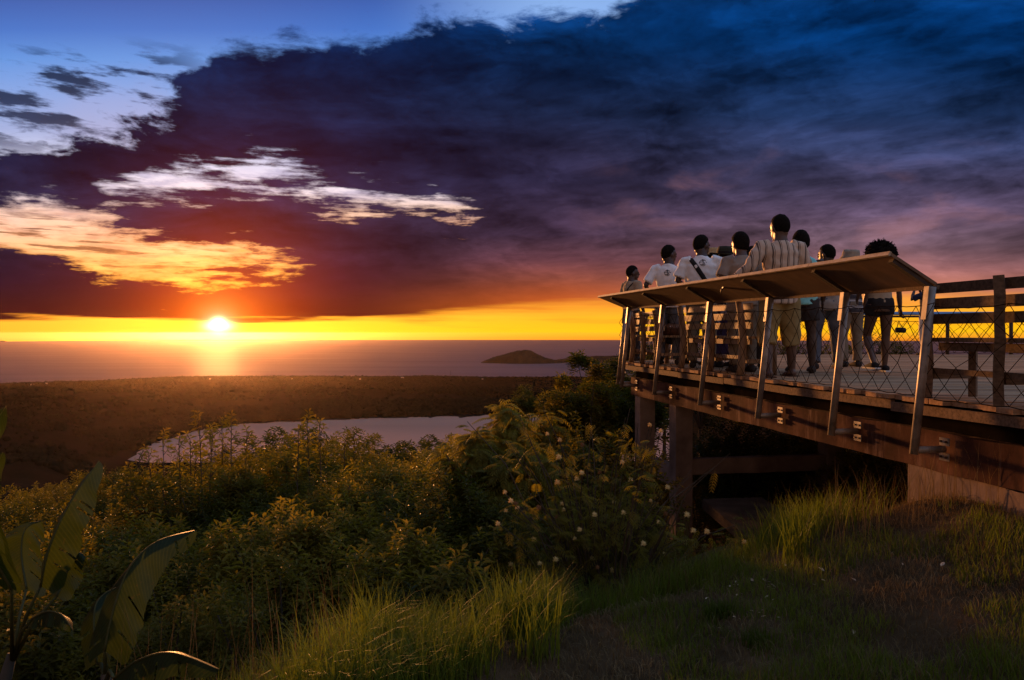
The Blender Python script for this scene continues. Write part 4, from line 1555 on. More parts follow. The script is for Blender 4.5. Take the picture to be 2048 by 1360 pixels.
# ---- banana plants
def banana_leaf(mid, hw, da, db, seed, wave=0.02, tears=4):
    """mid: points along the rib; hw: half widths; da/db: directions of the two halves at each end"""
    r_ = random.Random(seed)
    n, k = 64, 6
    def sample(t):
        q = t * (len(mid) - 1); a = min(len(mid) - 2, int(q)); u = q - a
        p0 = mid[max(a - 1, 0)]; p1 = mid[a]; p2 = mid[a + 1]; p3 = mid[min(a + 2, len(mid) - 1)]
        return 0.5 * ((2 * p1) + (p2 - p0) * u + (2 * p0 - 5 * p1 + 4 * p2 - p3) * u * u + (3 * p1 - p0 - 3 * p2 + p3) * u ** 3)
    mb = MB()
    tear = [[r_.randrange(5, n - 2) for _ in range(tears)] for _ in range(2)]
    for hs, dr in enumerate((da, db)):
        rows_ = []
        for i in range(n + 1):
            t = i / n
            w = hw * (1.0 - 0.22 * max(0.0, noise.noise((t * 9.0, seed * 1.7, hs * 3.0)))) * (math.sin(math.pi * min(1.0, 0.06 + 0.94 * t) ** 0.75) ** 0.62 if t < 1 else 0.0)
            c = sample(t)
            d = (dr[0].lerp(dr[1], t)).normalized()
            row = []
            for j in range(k + 1):
                s = j / k
                q = c + d * (w * s) - Vector((0, 0, 0.22 * w * s * s))
                q += Vector((0, -1, 0.4)) * (wave * s * math.sin(t * 21 + seed + hs * 2) * (0.5 + noise.noise((t * 6, seed, hs))))
                row.append(len(mb.v)); mb.v.append(q)
            rows_.append(row)
        for i in range(n):
            for j in range(k):
                if i in tear[hs] and j >= 2:
                    continue
                a, b = rows_[i], rows_[i + 1]
                mb.face((a[j], a[j + 1], b[j + 1], b[j]))
    mb.along = [0.0] * len(mb.v)
    for hs in (0, 1):
        for i in range(n + 1):
            for j in range(k + 1):
                mb.along[hs * (n + 1) * (k + 1) + i * (k + 1) + j] = i / n + 0.10 * j / k
    rib = MB()
    pts = [sample(i / 16) for i in range(17)]
    rib.tube(pts, [0.007 * (1 - 0.85 * i / 16) + 0.001 for i in range(17)], 6)
    return mb, rib


def banana(name_label, stem_base, stem_top, leaves, petioles):
    O = Vector(stem_base)
    root = tag(empty('banana_plant', O), name_label, 'banana plant')
    mb = MB()
    t = Vector(stem_top)
    mb.tube([O - Vector((0, 0, 0.2)), O.lerp(t, 0.5) + Vector((0.02, 0, 0)), t], [0.05, 0.04, 0.025], 10)
    pb(mb, 'stem', M['bark'], root, O, True)
    for i, (mid, hw, da, db, sd) in enumerate(leaves):
        a, r_ = banana_leaf(mid, hw, da, db, sd)
        lf = pb(a, 'leaf', M['banana'], root, O, True)
        lf.data.attributes.new('along', 'FLOAT', 'POINT').data.foreach_set('value', a.along)
        pt = MB()
        pb(r_, 'midrib', M['rib'], lf, O, True)
        s = t - Vector((0, 0, 0.05))
        pt.tube([s, s.lerp(mid[0], 0.5) + Vector((0, 0, 0.05)), mid[0]], [0.014, 0.010, 0.007], 6)
        pb(pt, 'petiole', M['rib'], lf, O, True)


V_ = Vector
banana('banana plant at left edge with one tall lit upright leaf', PX(-40, 1480, 4.3), PX(20, 1310, 4.35), [
    ([PX(78, 1175, 4.3), PX(92, 1110, 4.3), PX(120, 1040, 4.35), PX(158, 975, 4.45), PX(197, 922, 4.6)], 0.155, (V_((1, -0.1, -0.25)), V_((0.9, 0.1, -0.45))), (V_((-0.5, 0.75, 0.2)), V_((-0.4, 0.8, 0.3))), 3),
    ([PX(50, 1180, 4.6), PX(40, 1110, 4.7), PX(48, 1060, 4.75), PX(80, 1042, 4.8)], 0.17, (V_((1, 0, -0.5)), V_((0.7, 0, -0.8))), (V_((-1, 0.2, -0.2)), V_((-0.8, 0.2, 0.1))), 7),
    ([PX(110, 1195, 4.4), PX(130, 1150, 4.5), PX(148, 1100, 4.55), PX(172, 1132, 4.6)], 0.09, (V_((0.9, 0, -0.4)), V_((0.8, 0, -0.5))), (V_((-0.8, 0.3, -0.2)), V_((-0.6, 0.3, -0.2))), 9),
    ([PX(20, 1160, 4.1), PX(-40, 1020, 4.0), PX(-40, 900, 3.9), PX(12, 812, 3.9)], 0.10, (V_((1, 0, -0.2)), V_((0.9, 0, -0.5))), (V_((-1, 0.2, 0)), V_((-0.8, 0.2, 0))), 12),
    ([PX(20, 1180, 4.0), PX(-30, 1080, 3.9), PX(-35, 1000, 3.9), PX(4, 905, 3.8)], 0.10, (V_((1, 0, -0.2)), V_((0.9, 0, -0.5))), (V_((-1, 0.2, 0)), V_((-0.8, 0.2, 0))), 15),
    ([PX(60, 1240, 4.2), PX(90, 1225, 4.1), PX(120, 1232, 4.0), PX(142, 1262, 3.95)], 0.07, (V_((0.2, -0.6, -0.8)), V_((0.2, -0.6, -0.8))), (V_((0.1, 0.8, -0.3)), V_((0.1, 0.8, -0.3))), 18),
], None)
banana('banana plant bottom left with an arching folded leaf', PX(215, 1500, 3.9), PX(208, 1350, 3.95), [
    ([PX(206, 1305, 3.9), PX(226, 1215, 3.95), PX(258, 1135, 4.05), PX(312, 1084, 4.15), PX(392, 1062, 4.3)], 0.20, (V_((1, -0.3, -0.35)), V_((0.25, -0.3, -0.9))), (V_((-0.9, 0.3, -0.5)), V_((-0.1, 0.9, 0.1))), 23),
    ([PX(225, 1360, 3.5), PX(270, 1325, 3.45), PX(340, 1308, 3.4), PX(435, 1342, 3.35)], 0.11, (V_((0.0, -0.45, -0.9)), V_((0.1, -0.45, -0.9))), (V_((0, 0.9, -0.1)), V_((0, 0.9, -0.2))), 27),
    ([PX(190, 1330, 4.1), PX(185, 1230, 4.2), PX(205, 1190, 4.3), PX(250, 1170, 4.4)], 0.14, (V_((0.8, 0, -0.6)), V_((0.5, 0, -0.8))), (V_((-0.8, 0.3, -0.4)), V_((-0.3, 0.6, -0.2))), 31),
], None)


# ---- grasses
def blades(name, pts, mat, label, kind='stuff', group=None, cat=None, parent=None, origin=None):
    """pts: (root, length, width, lean direction (2D), bend)"""
    n = 4
    V, Fc = [], []
    b = 0
    for root, l, w, az_, bend in pts:
        dx, dy = math.cos(az_), math.sin(az_)
        sx, sy = -dy, dx
        px_, pz_ = 0.0, 0.0
        ang = 0.12
        for i in range(n + 1):
            t = i / n
            ww = w * (1 - t) ** 0.7 * 0.5
            x, y_, z = root[0] + dx * px_, root[1] + dy * px_, root[2] + pz_
            V.append((x + sx * ww, y_ + sy * ww, z)); V.append((x - sx * ww, y_ - sy * ww, z))
            ang = 0.10 + bend * t
            px_ += math.sin(ang) * l / n; pz_ += math.cos(ang) * l / n
        for i in range(n):
            k = b + 2 * i
            Fc.append((k, k + 1, k + 3, k + 2))
        b += 2 * (n + 1)
    V = np.array(V, dtype=np.float32)
    if origin is not None: V -= np.array(origin, dtype=np.float32)
    me = np_mesh(name, V, np.array(Fc), mat)
    o = link(name, me, None, origin)
    tag(o, label, cat, group, kind)
    return o


r5 = random.Random(9)


def G(x, y): return (x, y, ground_h(x, y) - 0.008)


# short patchy lawn
pts, dry = [], []
for _ in range(120000):
    y_ = 2.7 + 5.0 * r5.random() ** 1.3
    x_ = r5.uniform(-1.8, 4.6)
    s = edge_d(x_, y_)
    if s > 0.35: continue
    k = noise.noise((x_ * 1.6, y_ * 1.6, 4.0)) + 0.5 * noise.noise((x_ * 5, y_ * 5, 1.0)) + 0.35 * smooth(s, -0.9, -0.1)
    if k < -0.02 + 0.30 * math.exp(-((x_ - 0.35) / 0.45) ** 2 - ((y_ - 3.7) / 0.5) ** 2):
        if r5.random() < 0.8: dry.append((G(x_, y_), r5.uniform(0.03, 0.08), 0.0035, r5.uniform(0, 6.28), r5.uniform(0.8, 2.2)))
        continue
    l = r5.uniform(0.03, 0.09) * (1.0 + 1.7 * max(0, k)) * (1.0 + 0.6 * smooth(s, -0.5, 0.1))
    (pts if r5.random() < 0.8 else dry).append((G(x_, y_), l, 0.0045, r5.uniform(0, 6.28), r5.uniform(0.3, 1.7)))
blades('lawn_grass', pts, M['grass'], 'short patchy green grass on the hilltop')
blades('dry_grass', dry, M['drygrass'], 'short dry straw coloured grass on the hilltop')

lit = []
for _ in range(5000):
    y_ = 2.8 + 3.4 * r5.random(); x_ = r5.uniform(0.1, 3.4)
    if edge_d(x_, y_) > -0.15: continue
    q = G(x_, y_)
    lit.append(((q[0], q[1], q[2] + 0.012), r5.uniform(0.03, 0.12), r5.uniform(0.002, 0.006), r5.uniform(0, 6.28), r5.uniform(2.2, 3.0)))
blades('straw_litter', lit, M['drygrass'], 'loose straw and dead stalks lying on the worn ground')

# long drooping grass along the brow
pts = []
for _ in range(5200):
    px = r5.uniform(640, 1120)
    x_ = (px - CX) / F * 4.3 + r5.uniform(-0.1, 0.1)
    y_ = interp(x_, EDGE_XY := [(a, b) for a, b in EDGE]) - r5.uniform(-0.25, 0.95) * (1.0 if px < 980 else 0.55)
    if noise.noise((x_ * 2.4, y_ * 2.4, 8.0)) < -0.28: continue
    pts.append((G(x_, y_), r5.uniform(0.18, 0.42) * (1.0 + 0.9 * max(0.0, noise.noise((x_ * 3.1, y_ * 3.1, 2.0)))), r5.uniform(0.004, 0.009), r5.uniform(0, 6.28), r5.uniform(0.4, 2.1)))
for _ in range(1500):     # clump by the deck footing
    x_ = r5.gauss(2.28, 0.20); y_ = r5.gauss(5.75, 0.22)
    pts.append((G(x_, y_), r5.uniform(0.18, 0.40), r5.uniform(0.004, 0.007), r5.uniform(0, 6.28), r5.uniform(0.4, 1.7)))
for _ in range(900):
    px = r5.uniform(1100, 1680); x_ = (px - CX) / F * 5.3
    y_ = interp(x_, EDGE) + r5.uniform(-0.2, 0.3)
    pts.append((G(x_, y_), r5.uniform(0.10, 0.26), r5.uniform(0.004, 0.006), r5.uniform(0, 6.28), r5.uniform(0.3, 1.5)))
blades('long_grass', pts, M['grass'], 'long drooping green grass along the brow of the hill')

# tall dry stalks at the bottom left and by the foundation wall
pts = []
for _ in range(150):
    px = r5.uniform(210, 700); Y = r5.uniform(3.5, 4.4)
    x_ = (px - CX) / F * Y
    pts.append((G(x_, Y), r5.uniform(0.25, 0.8), 0.0036, r5.uniform(0, 6.28), r5.uniform(0.1, 0.7)))
for _ in range(420):
    x_ = r5.uniform(2.1, 3.3); y_ = r5.uniform(4.9, 6.6)
    pts.append((G(x_, y_), r5.uniform(0.2, 0.55), 0.0038, r5.uniform(0, 6.28), r5.uniform(0.1, 0.9)))
blades('dry_stalks', pts, M['drygrass'], 'tall thin dry grass stalks')


def tuft(px, py, label, n=46, lmin=0.18, lmax=0.36, w=0.007, bend=(0.1, 0.9), sp=0.05, seed=0, zz=None):
    r_ = random.Random(seed)
    # ground point seen at this pixel
    Y = 3.0
    for _ in range(200):
        p = PX(px, py, Y)
        if p.z <= ground_h(p.x, Y): break
        Y += 0.02
    o = (p.x, Y, ground_h(p.x, Y))
    q = [(G(p.x + r_.gauss(0, sp), Y + r_.gauss(0, sp)), r_.uniform(lmin, lmax), w * r_.uniform(0.7, 1.2), r_.uniform(0, 6.28), r_.uniform(*bend)) for _ in range(n)]
    blades('grass_tuft', q, M['grass'], label, 'thing', 'upright grass tufts on the brow', 'grass tuft', None, o)


tuft(1145, 1228, 'spiky lit grass tuft at the brow below the flowering bush', 60, 0.16, 0.34, 0.008, (0.05, 0.6), 0.05, 1)
tuft(1248, 1190, 'spiky lit grass tuft right of the first one on the brow', 64, 0.14, 0.30, 0.008, (0.05, 0.5), 0.045, 2)
tuft(1305, 1160, 'small thin grass tuft below the near column', 22, 0.12, 0.24, 0.006, (0.05, 0.5), 0.03, 3)
tuft(1340, 1290, 'low dark green grass cushion on bare earth', 170, 0.04, 0.09, 0.005, (0.4, 1.6), 0.06, 4)
tuft(1510, 1295, 'dark green grass clump at the lower right of the lawn', 150, 0.07, 0.14, 0.006, (0.5, 1.6), 0.04, 5)
tuft(1365, 1105, 'tall broad grass blades in front of the near column', 12, 0.35, 0.62, 0.013, (0.05, 0.5), 0.03, 6)
tuft(1440, 1235, 'wide grass patch in the middle of the lawn', 260, 0.07, 0.13, 0.006, (0.5, 1.6), 0.045, 7)

for i, (px, py, lab) in enumerate(((770, 1330, 'coarse bright grass tuft at the lower end of the long grass'), (850, 1290, 'coarse bright grass tuft in the middle of the long grass'), (935, 1262, 'coarse grass tuft near the top of the long grass'),
                       (1030, 1275, 'coarse grass tuft beside the bare earth'), (1075, 1320, 'coarse grass tuft at the bottom edge beside bare earth'), (1600, 1118, 'coarse grass tuft right of the deck footing slab'), (1555, 1085, 'coarse grass tuft in front of the deck footing slab'))):
    tuft(px, py, lab, 90, 0.22, 0.48, 0.009, (0.2, 1.5), 0.06, 30 + i)

# dead leaves scattered on the earth
dl = MB()
dl.add([(0, -0.020, 0), (0.009, -0.006, 0.004), (0.008, 0.010, 0.005), (0, 0.022, 0.003), (-0.008, 0.010, 0.006), (-0.009, -0.006, 0.003), (0, 0.0, -0.001)], [(0, 1, 6), (1, 2, 6), (2, 3, 6), (3, 4, 6), (4, 5, 6), (5, 0, 6)])
dlm = dl.mesh('dead_leaf', M['deadleaf'])
for i in range(44):
    px, py = (r5.gauss(1530, 70), r5.gauss(1180, 45)) if i < 34 else (r5.uniform(1200, 1950), r5.uniform(1130, 1350))
    Y = 2.6
    for _ in range(260):
        p = PX(px, py, Y)
        if p.z <= ground_h(p.x, Y): break
        Y += 0.02
    o = link('dead_leaf', dlm, None, (p.x, Y, ground_h(p.x, Y) + 0.022), (r5.uniform(-0.5, 0.5), r5.uniform(-0.5, 0.5), r5.uniform(0, 6.28)))
    s = r5.uniform(0.4, 1.1)
    o.scale = (s, s, s)
    tag(o, 'pale dead leaf lying on the worn lawn', 'dead leaf', 'dead leaves scattered over the lawn')

# ------------------------------------------------------------------ people
def cloth(name, c1, c2, scale=6.0, rough=0.85):
    m = m_var(name, c1, c2, scale, rough, bumpv=0.35, bdist=0.008, spec=0.15)
    return m


def m_skin(name, c):
    m, nt, bs = mat_new(name)
    n = noise_tex(nt, obj_co(nt), 9.0, 4.0, 0.6)
    col = n.ramp([(0.3, (*[k * 0.8 for k in c], 1)), (0.7, (*[k * 1.2 for k in c], 1))])
    nt.links.new(col.s, bs.inputs['Base Color'])
    bs.inputs['Roughness'].default_value = 0.48
    bs.inputs['Specular IOR Level'].default_value = 0.45
    return m


def m_stripes(name, base, dark, freq=13.5, axis=0):
    m, nt, bs = mat_new(name)
    tc = nt.nodes.new('ShaderNodeTexCoord')
    sp = nt.nodes.new('ShaderNodeSeparateXYZ')
    nt.links.new(tc.outputs['Object'], sp.inputs[0])
    wob = noise_tex(nt, obj_co(nt), 3.0, 3.0, 0.5)
    x = S(nt, sp.outputs[axis]) + (wob - 0.5) * 0.03
    fr = (x * freq)._m('FRACT')
    a = fr.step(0.12, 0.16) * (1.0 - fr.step(0.30, 0.34))
    b = fr.step(0.40, 0.43) * (1.0 - fr.step(0.47, 0.50))
    c = mixc(nt, a.max(b), base, dark)
    nt.links.new(c.s, bs.inputs['Base Color'])
    bs.inputs['Roughness'].default_value = 0.85
    bs.inputs['Specular IOR Level'].default_value = 0.15
    bump(nt, bs, noise_tex(nt, obj_co(nt), 7.0, 4.0, 0.6), 0.4, 0.01)
    return m


def m_dots(name, base, dot, scale, ring=False):
    m, nt, bs = mat_new(name)
    v = nt.nodes.new('ShaderNodeTexVoronoi')
    v.inputs['Scale'].default_value = scale
    nt.links.new(obj_co(nt).s, v.inputs['Vector'])
    d = S(nt, v.outputs['Distance'])
    if ring:
        f = d.step(0.22, 0.26) * (1.0 - d.step(0.36, 0.40))
        f = f.max(1.0 - d.step(0.08, 0.11))
    else:
        f = 1.0 - d.step(0.22, 0.30)
    c = mixc(nt, f, base, dot)
    nt.links.new(c.s, bs.inputs['Base Color'])
    bs.inputs['Roughness'].default_value = 0.85
    return m


SK = m_skin('brown_skin', (0.055, 0.028, 0.017))
SK2 = m_skin('tan_skin', (0.095, 0.050, 0.031))
HAIR = m_var('black_hair', (0.006, 0.005, 0.004), (0.018, 0.014, 0.011), 60.0, 0.95, bumpv=0.8, bdist=0.004, spec=0.03)
CL = {
    'tan': cloth('tan_cotton', (0.30, 0.21, 0.13), (0.42, 0.31, 0.20)),
    'white': cloth('white_cotton', (0.76, 0.72, 0.68), (0.90, 0.87, 0.83)),
    'black': cloth('black_cloth', (0.012, 0.010, 0.010), (0.03, 0.025, 0.024)),
    'dark': cloth('dark_cloth', (0.03, 0.024, 0.022), (0.06, 0.048, 0.042)),
    'grey': cloth('grey_brown_cotton', (0.20, 0.16, 0.125), (0.31, 0.255, 0.20)),
    'greylight': cloth('pale_grey_cotton', (0.30, 0.255, 0.215), (0.43, 0.37, 0.31)),
    'khaki': cloth('khaki_twill', (0.21, 0.145, 0.055), (0.34, 0.245, 0.10)),
    'brownpant': cloth('brown_twill', (0.15, 0.115, 0.08), (0.24, 0.19, 0.13)),
    'jeans': cloth('faded_denim', (0.075, 0.085, 0.105), (0.16, 0.17, 0.195), 9.0),
    'turq': cloth('turquoise_cotton', (0.20, 0.55, 0.53), (0.30, 0.68, 0.65)),
    'navy': cloth('navy_cotton', (0.018, 0.022, 0.05), (0.035, 0.042, 0.085)),
    'cream': cloth('cream_cotton', (0.55, 0.48, 0.40), (0.72, 0.65, 0.56)),
    'striped': m_stripes('striped_shirt', (0.60, 0.45, 0.33, 1), (0.12, 0.085, 0.065, 1)),
    'hstriped': m_stripes('dark_banded_shirt', (0.05, 0.045, 0.05, 1), (0.50, 0.47, 0.45, 1), 11.0, 2),
    'dots': m_dots('dotted_dark_cloth', (0.02, 0.016, 0.018, 1), (0.55, 0.50, 0.46, 1), 22.0),
    'rings': m_dots('purple_ring_print', (0.05, 0.025, 0.075, 1), (0.50, 0.40, 0.42, 1), 7.0, True),
    'strap': cloth('dark_strap_webbing', (0.015, 0.013, 0.012), (0.035, 0.03, 0.027)),
    'leather': cloth('brown_strap_leather', (0.06, 0.03, 0.018), (0.12, 0.06, 0.035)),
    'straw': cloth('straw_weave', (0.36, 0.24, 0.11), (0.52, 0.37, 0.18), 40.0),
    'felt': cloth('dark_olive_felt', (0.025, 0.022, 0.014), (0.05, 0.045, 0.028)),
    'canvas': cloth('crushed_grey_canvas', (0.22, 0.18, 0.13), (0.38, 0.31, 0.23), 14.0),
}
SOLE = cloth('white_rubber', (0.5, 0.48, 0.45), (0.7, 0.67, 0.63))
INK = cloth('print_ink', (0.03, 0.03, 0.03), (0.06, 0.06, 0.06))
tmpc = bpy.data.collections.new('tmp_work')
scene.collection.children.link(tmpc)


def remesh(mb, mat, voxel, smooth_it=3, wrinkle=0.0, seed=0.0, wz=1.0):
    """one continuous skin over overlapping lofts"""
    me = mb.mesh('tmp', mat)
    o = bpy.data.objects.new('tmp', me)
    tmpc.objects.link(o)
    m = o.modifiers.new('r', 'REMESH'); m.mode = 'VOXEL'; m.voxel_size = voxel; m.adaptivity = 0.0
    s = o.modifiers.new('s', 'SMOOTH'); s.iterations = smooth_it; s.factor = 0.5
    dg = bpy.context.evaluated_depsgraph_get()
    ev = o.evaluated_get(dg)
    out = bpy.data.meshes.new_from_object(ev)
    bpy.data.objects.remove(o); bpy.data.meshes.remove(me)
    out.materials.clear(); out.materials.append(mat)
    n = len(out.vertices)
    if wrinkle:
        co = np.empty(n * 3, dtype=np.float32); out.vertices.foreach_get('co', co); co = co.reshape(-1, 3)
        no = np.array([v.normal[:] for v in out.vertices], dtype=np.float32)
        d = np.array([noise.noise((c[0] * 9 + c[2] * 3, c[1] * 9, c[2] * 13 * wz + seed)) + 0.5 * noise.noise((c[0] * 22, c[1] * 22 + seed, c[2] * 20)) for c in co], dtype=np.float32)
        co += no * (d * wrinkle)[:, None]
        out.vertices.foreach_set('co', co.ravel())
    out.polygons.foreach_set('use_smooth', np.ones(len(out.polygons), dtype=bool))
    out.update()
    return out


def append_mb(me, mb):
    """joins extra geometry (hands) into a mesh"""
    bm = bmesh.new(); bm.from_mesh(me)
    vs_ = [bm.verts.new(p) for p in mb.v]
    for f in mb.f:
        try: bm.faces.new([vs_[i] for i in f]).smooth = True
        except ValueError: pass
    bm.to_mesh(me); bm.free()


def hand(mb, w, d, side, s, curl=0.5):
    """palm and five fingers beyond the wrist w, pointing d"""
    d = d.normalized()
    n = d.cross(side).normalized()
    side = n.cross(d).normalized()
    pal = w + d * 0.05 * s
    mb.tube([w - d * 0.02 * s, w + d * 0.02 * s, pal, w + d * 0.09 * s], 0, 8, flat=[(0.024 * s, 0.02 * s), (0.034 * s, 0.018 * s), (0.042 * s, 0.016 * s), (0.040 * s, 0.013 * s)], ref=side)
    for k, (o, l) in enumerate(((-0.03, 0.058), (-0.011, 0.072), (0.010, 0.076), (0.030, 0.066))):
        a = w + d * 0.085 * s + side * o * s
        b = a + (d + n * curl * 0.5).normalized() * l * 0.55 * s
        c = b + (d * (1 - curl) + n * curl * 1.3).normalized() * l * 0.5 * s
        mb.tube([a, b, c], [0.0085 * s, 0.008 * s, 0.006 * s], 6)
    a = w + d * 0.03 * s + side * 0.036 * s
    b = a + (d * 0.7 + side * 0.8 + n * 0.3).normalized() * 0.035 * s
    c = b + (d + n * 0.5).normalized() * 0.03 * s
    mb.tube([a, b, c], [0.011 * s, 0.009 * s, 0.007 * s], 6)


def person(px, Y, H, label, yaw=0.0, head=0.0, nod=0.0, skin=SK, shirt='white', sleeve='short', hem=0.84, legs='trousers', lcol='dark', shoes='dark',
           arms=None, pose='stand', hair='short', hat=None, female=False, build=1.0, seed=0, pos=None, skirt=None, emblem=False, strap=None, lean=0.0):
    s = H / 1.75
    r_ = random.Random(seed)
    P = Vector(((px - CX) / F * Y, Y, DK)) if pos is None else Vector(pos)
    root = tag(empty('person', P, R(yaw)), label, 'person', None)
    b = build * 1.06
    # joints
    sit = pose == 'sit'
    dz = -0.50 if sit else 0.0
    hip = [V_((sx * 0.09, 0, 0.92 + dz)) for sx in (-1, 1)]
    if pose == 'walk':
        knee = [V_((-0.10, 0.16, 0.50)), V_((0.10, 0.03, 0.49))]
        ank = [V_((-0.11, -0.04, 0.13)), V_((0.10, 0.06, 0.085))]
    elif sit:
        knee = [V_((-0.14, 0.44, 0.46)), V_((0.14, 0.44, 0.46))]
        ank = [V_((-0.13, 0.44, 0.085)), V_((0.15, 0.36, 0.085))]
    elif pose == 'stride':
        knee = [V_((-0.13, 0.04, 0.49)), V_((0.14, 0.05, 0.49))]
        ank = [V_((-0.17, -0.10, 0.085)), V_((0.18, 0.08, 0.085))]
    else:
        w = r_.uniform(0.0, 0.03)
        knee = [V_((-0.105 - w, 0.03, 0.49)), V_((0.105 + w, 0.015, 0.49))]
        ank = [V_((-0.11 - w, -0.02, 0.085)), V_((0.12 + w, 0.02, 0.085))]
    def tl(v):           # upper body leans forward
        return V_((v.x, v.y + lean * (v.z - 0.92), v.z + dz))
    sh = [tl(V_((sx * 0.185 * b, 0, 1.415))) for sx in (-1, 1)]
    if arms is None:
        arms = [(V_((-0.27, -0.02, 1.14)), V_((-0.27, 0.08, 0.89))), (V_((0.27, -0.02, 1.14)), V_((0.27, 0.08, 0.89)))]
    arms = [(tl(e), tl(w)) for e, w in arms]
    tors = [(0.84, 0.15, 0.11, 0), (0.93, 0.165 * (1.08 if female else 1), 0.118, -0.01), (1.03, 0.145, 0.10, 0), (1.12, 0.135 * (0.92 if female else 1), 0.098, 0.005), (1.25, 0.160, 0.115, 0.0), (1.35, 0.172, 0.112, -0.01),
            (1.42, 0.135, 0.085, -0.012), (1.465, 0.088, 0.074, -0.012), (1.50, 0.071, 0.069, -0.008), (1.57, 0.067, 0.070, 0.004)]
    hc = tl(V_((0, 0.025, 1.622)))
    hr = Matrix.Rotation(R(head), 3, 'Z') @ Matrix.Rotation(R(nod), 3, 'X')
    hp = lambda x, y_, z: hc + hr @ (V_((x, y_, z)) * 1.2)
    # body
    mb = MB()
    mb.tube([tl(V_((0, o, z))) * s for z, rx, ry, o in tors], 0, 16, flat=[(rx * b * s if z < 1.44 else rx * s, ry * b * s if z < 1.44 else ry * s) for z, rx, ry, o in tors], ref=(1, 0, 0))
    mb.ball(hp(0, -0.004, 0.018) * s, V_((0.090, 0.111, 0.110)) * s, 16, 12, rot=hr)          # skull
    mb.ball(hp(0, 0.024, -0.045) * s, V_((0.064, 0.075, 0.079)) * s, 14, 10, rot=hr)          # jaw
    mb.ball(hp(0, -0.022, -0.040) * s, V_((0.078, 0.080, 0.070)) * s, 12, 9, rot=hr)         # back of the head
    mb.ball(hp(0, 0.066, -0.098) * s, V_((0.026, 0.020, 0.018)) * s, 8, 6, rot=hr)            # chin
    mb.tube([hp(0, 0.082, 0.022) * s, hp(0, 0.104, -0.018) * s, hp(0, 0.085, -0.030) * s], [0.012 * s, 0.018 * s, 0.013 * s], 8)
    mb.ball(hp(0, 0.088, -0.052) * s, V_((0.026, 0.014, 0.014)) * s, 8, 6, rot=hr)            # lips
    mb.ball(hp(0, 0.080, 0.030) * s, V_((0.052, 0.014, 0.012)) * s, 8, 6, rot=hr)             # brow
    for sx in (-1, 1):
        mb.ball(hp(sx * 0.077, -0.004, -0.008) * s, V_((0.014, 0.022, 0.034)) * s, 8, 6, rot=hr)
    for i in (0, 1):
        e, w = arms[i]
        mb.tube([sh[i] * s, sh[i].lerp(e, 0.4) * s, e * s, e.lerp(w, 0.35) * s, w * s], [0.055 * b * s, 0.050 * b * s, 0.040 * s, 0.041 * s, 0.027 * s], 10)
        mb.tube([hip[i] * s, hip[i].lerp(knee[i], 0.35) * s, knee[i] * s, knee[i].lerp(ank[i], 0.3) * s, ank[i] * s, (ank[i] - V_((0, 0, 0.035))) * s],
                [0.088 * b * s, 0.080 * b * s, 0.056 * s, 0.057 * b * s, 0.036 * s, 0.038 * s], 12)
        a = ank[i]
        mb.tube([(a + V_((0, -0.055, -0.048))) * s, (a + V_((0, 0.03, -0.045))) * s, (a + V_((0, 0.12, -0.058))) * s, (a + V_((0, 0.175, -0.068))) * s], 0, 10, flat=[(0.032 * s, 0.034 * s), (0.038 * s, 0.036 * s), (0.046 * s, 0.024 * s), (0.036 * s, 0.013 * s)], ref=(1, 0, 0))
    body = remesh(mb, skin, 0.0115 * s, 3)
    hm = MB()
    for i in (0, 1):
        e, w = arms[i]
        d = (w - e).normalized()
        hand(hm, w * s, d, V_((0, 1, 0)) if abs(d.y) < 0.8 else V_((0, 0, 1)), s)
    append_mb(body, hm)
    link('body', body, root)
    em = MB()
    for sx in (-1, 1):
        em.ball(hp(sx * 0.031, 0.083, 0.012) * s, 0.011 * s, 8, 6)
    em.build('eyes', CL['black'], root, True)
    # shirt
    mb = MB()
    ls = 0.012 if female else 0.020
    top = [(hem, 0.178, 0.135, 0), (0.95, 0.178, 0.132, -0.006), (1.06, 0.166, 0.122, 0), (1.15, 0.160, 0.120, 0.004), (1.26, 0.176, 0.130, 0.0), (1.35, 0.186, 0.124, -0.01), (1.42, 0.155, 0.098, -0.014), (1.455, 0.098, 0.078, -0.014), (1.478, 0.068, 0.070, -0.012)]
    if female: top = [(z, rx * 0.93, ry * 0.93, o) for z, rx, ry, o in top]
    mb.tube([tl(V_((0, o, z))) * s for z, rx, ry, o in top], 0, 20, flat=[(rx * b * s, ry * b * s) for z, rx, ry, o in top], ref=(1, 0, 0))
    for i in (0, 1):
        e, w = arms[i]
        if sleeve == 'short':
            mb.tube([sh[i].lerp(V_((0, 0, sh[i].z)), 0.35) * s, sh[i] * s, sh[i].lerp(e, 0.45) * s, sh[i].lerp(e, 0.82) * s], [0.075 * b * s, 0.072 * b * s, 0.070 * b * s, 0.073 * b * s], 12)
        elif sleeve == 'long':
            mb.tube([sh[i].lerp(V_((0, 0, sh[i].z)), 0.35) * s, sh[i] * s, sh[i].lerp(e, 0.5) * s, e * s, e.lerp(w, 0.5) * s, e.lerp(w, 0.9) * s], [0.075 * b * s, 0.078 * b * s, 0.074 * b * s, 0.062 * s, 0.056 * s, 0.047 * s], 12)
    shm = remesh(mb, CL[shirt], 0.0145 * s, 2, 0.010 * s, seed * 3.3)
    link('shirt', shm, root)
    # trousers, shorts or skirt
    mb = MB()
    wst = [(0.86 + dz, 0.160, 0.122), (0.95 + dz, 0.172, 0.128), (1.02 + dz, 0.160, 0.116)]
